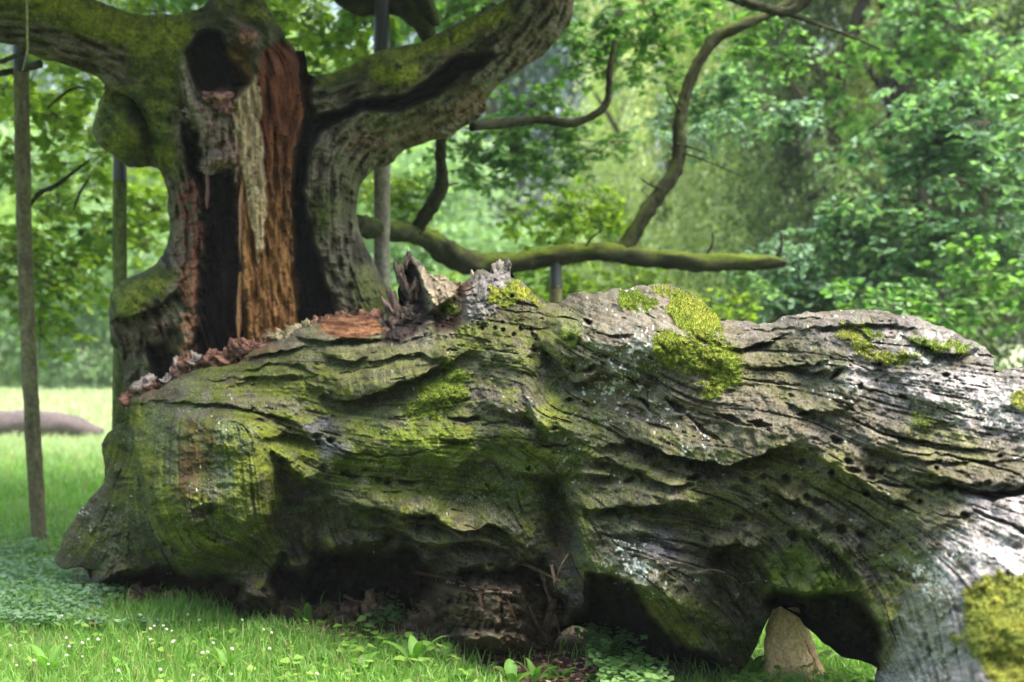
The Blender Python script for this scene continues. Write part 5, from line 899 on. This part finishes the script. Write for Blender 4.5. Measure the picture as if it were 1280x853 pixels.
def tree(name, px, Yd, cr, tr, label, cat='tree', sc_=1, rot=0, group=None):
    t = empty(name, at(px, 0, Yd)*[1, 1, 0], label, cat, group); t.rotation_euler.z = rot; t.scale = [sc_]*3
    for nme, me, m in (('crown', cr, M_leaf), ('trunk', tr, M_branch)):
        if me is None: continue
        if not me.materials: me.materials.append(m)
        o = bpy.data.objects.new(nme, me); COL.objects.link(o); o.parent = t
    return t
trA = simple_trunk(14, .38, 1); trB = simple_trunk(9, .2, 2, 7, 1.8)
crA = crown_mesh(401, lobes_for(1, 17, 6.5, 2.5, 26), 30000, .20, DIAM, [.06,.13,.03], [.20,.33,.08])
crD = crown_mesh(402, lobes_for(2, 19, 6.5, 1.5, 28), 26000, .20, DIAM, [.010,.032,.028], [.03,.07,.06])      # dark
crL = crown_mesh(403, lobes_for(3, 16, 6.5, 1.5, 26), 30000, .19, DIAM, [.15,.26,.07], [.38,.52,.17])      # light
crS = crown_mesh(404, lobes_for(4, 4.2, 3.2, .3, 16, .7), 15000, .13, DIAM, [.10,.20,.10], [.34,.50,.28])   # shrub, bluish
crS2 = crown_mesh(405, lobes_for(5, 5.5, 3.6, .3, 18, .7), 16000, .13, DIAM, [.11,.22,.04], [.36,.50,.13])  # shrub, yellowish
BG = 'trees behind the oak'
for i, (px, Yd, cr, s_, lb) in enumerate([(-180,58,crL,1.1,'tall light green tree beyond the meadow, leftmost in view'),(60,60,crA,1.1,'mid green tree beyond the meadow behind the leftmost prop'),(270,58,crL,1.1,'light green tree showing above the left mossy limb'),(415,56,crL,.8,'light green tree between the hollow trunk and the curved stem'),(560,62,crA,1.1,'green tree beyond the prop with the metal shoe'),
   (640,44,crD,.9,'dark blue green tree in the gap above the low branch'),(730,66,crD,1.1,'dark tree far behind the pale willow'),(920,60,crA,1.1,'green tree far behind the willow on the right'),(1110,56,crD,1.1,'dark tree at the back of the right wood'),(1300,54,crA,1.1,'green tree at the right edge of the wood'),(180,72,crD,1.3,'dark tree at the very back on the left'),(400,76,crD,1.3,'dark tree at the very back behind the hollow oak'),(840,80,crD,1.4,'dark tree at the very back behind the willow'),(1230,74,crD,1.4,'dark tree at the very back on the right'),(1480,60,crA,1.2,'green tree just beyond the right edge'),(-60,80,crD,1.4,'dark tree at the very back on the far left')]):
    tree('broadleaf_tree', px, Yd, cr, trA, lb, sc_=s_, rot=i*1.1)
for i, (px, Yd, cr, s_, lb) in enumerate([(-70,44,crS,1.2,'bluish shrub at the meadow edge, far left'),(30,45,crS2,1.05,'yellow green shrub at the meadow edge behind the leftmost prop'),(105,43,crS,1.2,'bluish green shrub at the meadow edge between the two left props'),(175,45,crS,1.1,'pale shrub right behind the greenish prop'),(60,50,crS,1.9,'large bluish shrub standing above the meadow hedge on the left'),(180,50,crS2,1.8,'large shrub beside the hollow trunk at its left'),(300,46,crS,1.2,'shrub behind the hollow trunk'),(470,40,crS,1.2,'bluish shrub seen under the arching stem'),(540,38,crS,1.5,'pale bluish shrub under the low curving branch'),(640,36,crS,.95,'bluish shrub in front of the dark gap'),(725,38,crS,1.0,'bluish shrub left of the willow'),(560,30,crS2,.5,'yellow green bush behind the torn spike of the fallen trunk'),(690,28,crS2,.5,'bright bush behind the short dark prop'),(800,30,crS2,.5,'bright bush below the end of the low branch'),(920,28,crS2,.45,'bush below the right wood beside the mossy hump')]):
    tree('shrub', px, Yd, cr, None, lb, 'shrub', sc_=s_, rot=i*1.7)
for i, (x_, y_) in enumerate([(-15,-6),(-6,-14),(5,-16),(17,-10),(-19,5)]):  # out-of-view trees added around the camera to cut low sky light
    t = tree('broadleaf_tree', 640, 1, crA, trA, ['unseen tree added at the near left to block sky light','unseen tree added at the back left to block sky light','unseen tree added at the back to block sky light','unseen tree added at the back right to block sky light','unseen tree added at the left side to block sky light'][i], rot=i*1.3); t.location = (x_, y_, 0)
# willow: pale drooping leaves
wl = []
rw = np.random.RandomState(9)
for i in range(64):
    a = rw.uniform(0, 6.28); d = rw.uniform(.5, 4.1); z = rw.uniform(1.0, 9.8); q_ = rw.uniform(.4, .85); wl.append((math.cos(a)*d, math.sin(a)*d*.7, z, q_, q_, q_*rw.uniform(1.2, 2.2)))
crW = crown_mesh(406, wl, 70000, .11, DIAM, [.12,.20,.06], [.85,.90,.50], droop=.45, fill=.2, pw=1.3, cl=130, tw=.9, sgm=.19)
wd_ = [(x, y, z, a, b_, c) for x, y, z, a, b_, c in wl]; crW2 = crown_mesh(407, wd_, 100000, .08, DIAM, [.02,.05,.02], [.19,.28,.11], droop=.6, fill=.2, pw=1.3, cl=130, tw=.9, sgm=.17)
trW = simple_trunk(11, .3, 5, 12, 3.2)
tree('willow_tree', 845, 27, crW, trW, 'pale yellow green willow with drooping leaves above the low branch', sc_=1.15, rot=.3).scale = (.62, .8, 1.15)
tree('willow_tree', 985, 25, crW, trW, 'second pale willow, right of the upright branch and left of the dark wood', sc_=1.0, rot=2.0).scale = (.6, .7, 1.0)
tree('dark_willow_tree', 1130, 23, crW2, trW, 'dark green drooping tree with leaning stems in the right background', sc_=1.0, rot=1.2)
tree('dark_willow_tree', 1290, 24, crW2, trW, 'dark green drooping tree at the right edge behind bluish oak leaves', sc_=1.1, rot=3.5)
# leaning dark stems in the right background
tl = empty('leaning_tree', at(1110, 426.5+F*EYE/20.3, 20.3), 'dark leaning multi stemmed tree in the shade of the right background', 'tree')
for i, P in enumerate([[(1090,560,20.3,14),(1060,300,20.3,11),(1048,210,20.3,9),(1040,150,20.3,8),(1060,60,20.3,8),(1090,-40,20.3,7)],[(1180,560,20.3,16),(1170,330,20.3,13),(1150,250,20.3,12),(1128,200,20.3,12),(1118,140,20.3,11),(1138,60,20.3,12),(1165,0,20.3,14),(1185,-60,20.3,15)],[(1150,240,20.3,7),(1120,250,20.3,5),(1080,225,20.3,4),(1050,225,20.3,4),(1010,250,20.3,3)]]): tube('stem', P, M_branch, tl, ([.008,.008,.006],[.022,.021,.014]), None, rough=.15, seed=50+i)
# thin air between the trees: far foliage pales a little
bm_v = [(x, y, z) for z in (-1.2, 32) for y in (-45, 130) for x in (-95, 95)]
hz = bpy.data.meshes.new('haze'); hz.from_pydata(bm_v, [], [(0,2,3,1),(4,5,7,6),(0,1,5,4),(2,6,7,3),(0,4,6,2),(1,3,7,5)]); hz.update()
ho = bpy.data.objects.new('haze', hz); COL.objects.link(ho); ho['kind'] = 'stuff'
hm = bpy.data.materials.new('haze_air'); hm.use_nodes = True; N = hm.node_tree.nodes; N.remove(N['Principled BSDF'])
pv = N.new('ShaderNodeVolumePrincipled'); pv.inputs['Color'].default_value = (.80, .90, 1.0, 1); pv.inputs['Density'].default_value = .0006; pv.inputs['Anisotropy'].default_value = .2
hm.node_tree.links.new(pv.outputs[0], N['Material Output'].inputs['Volume']); hz.materials.append(hm)
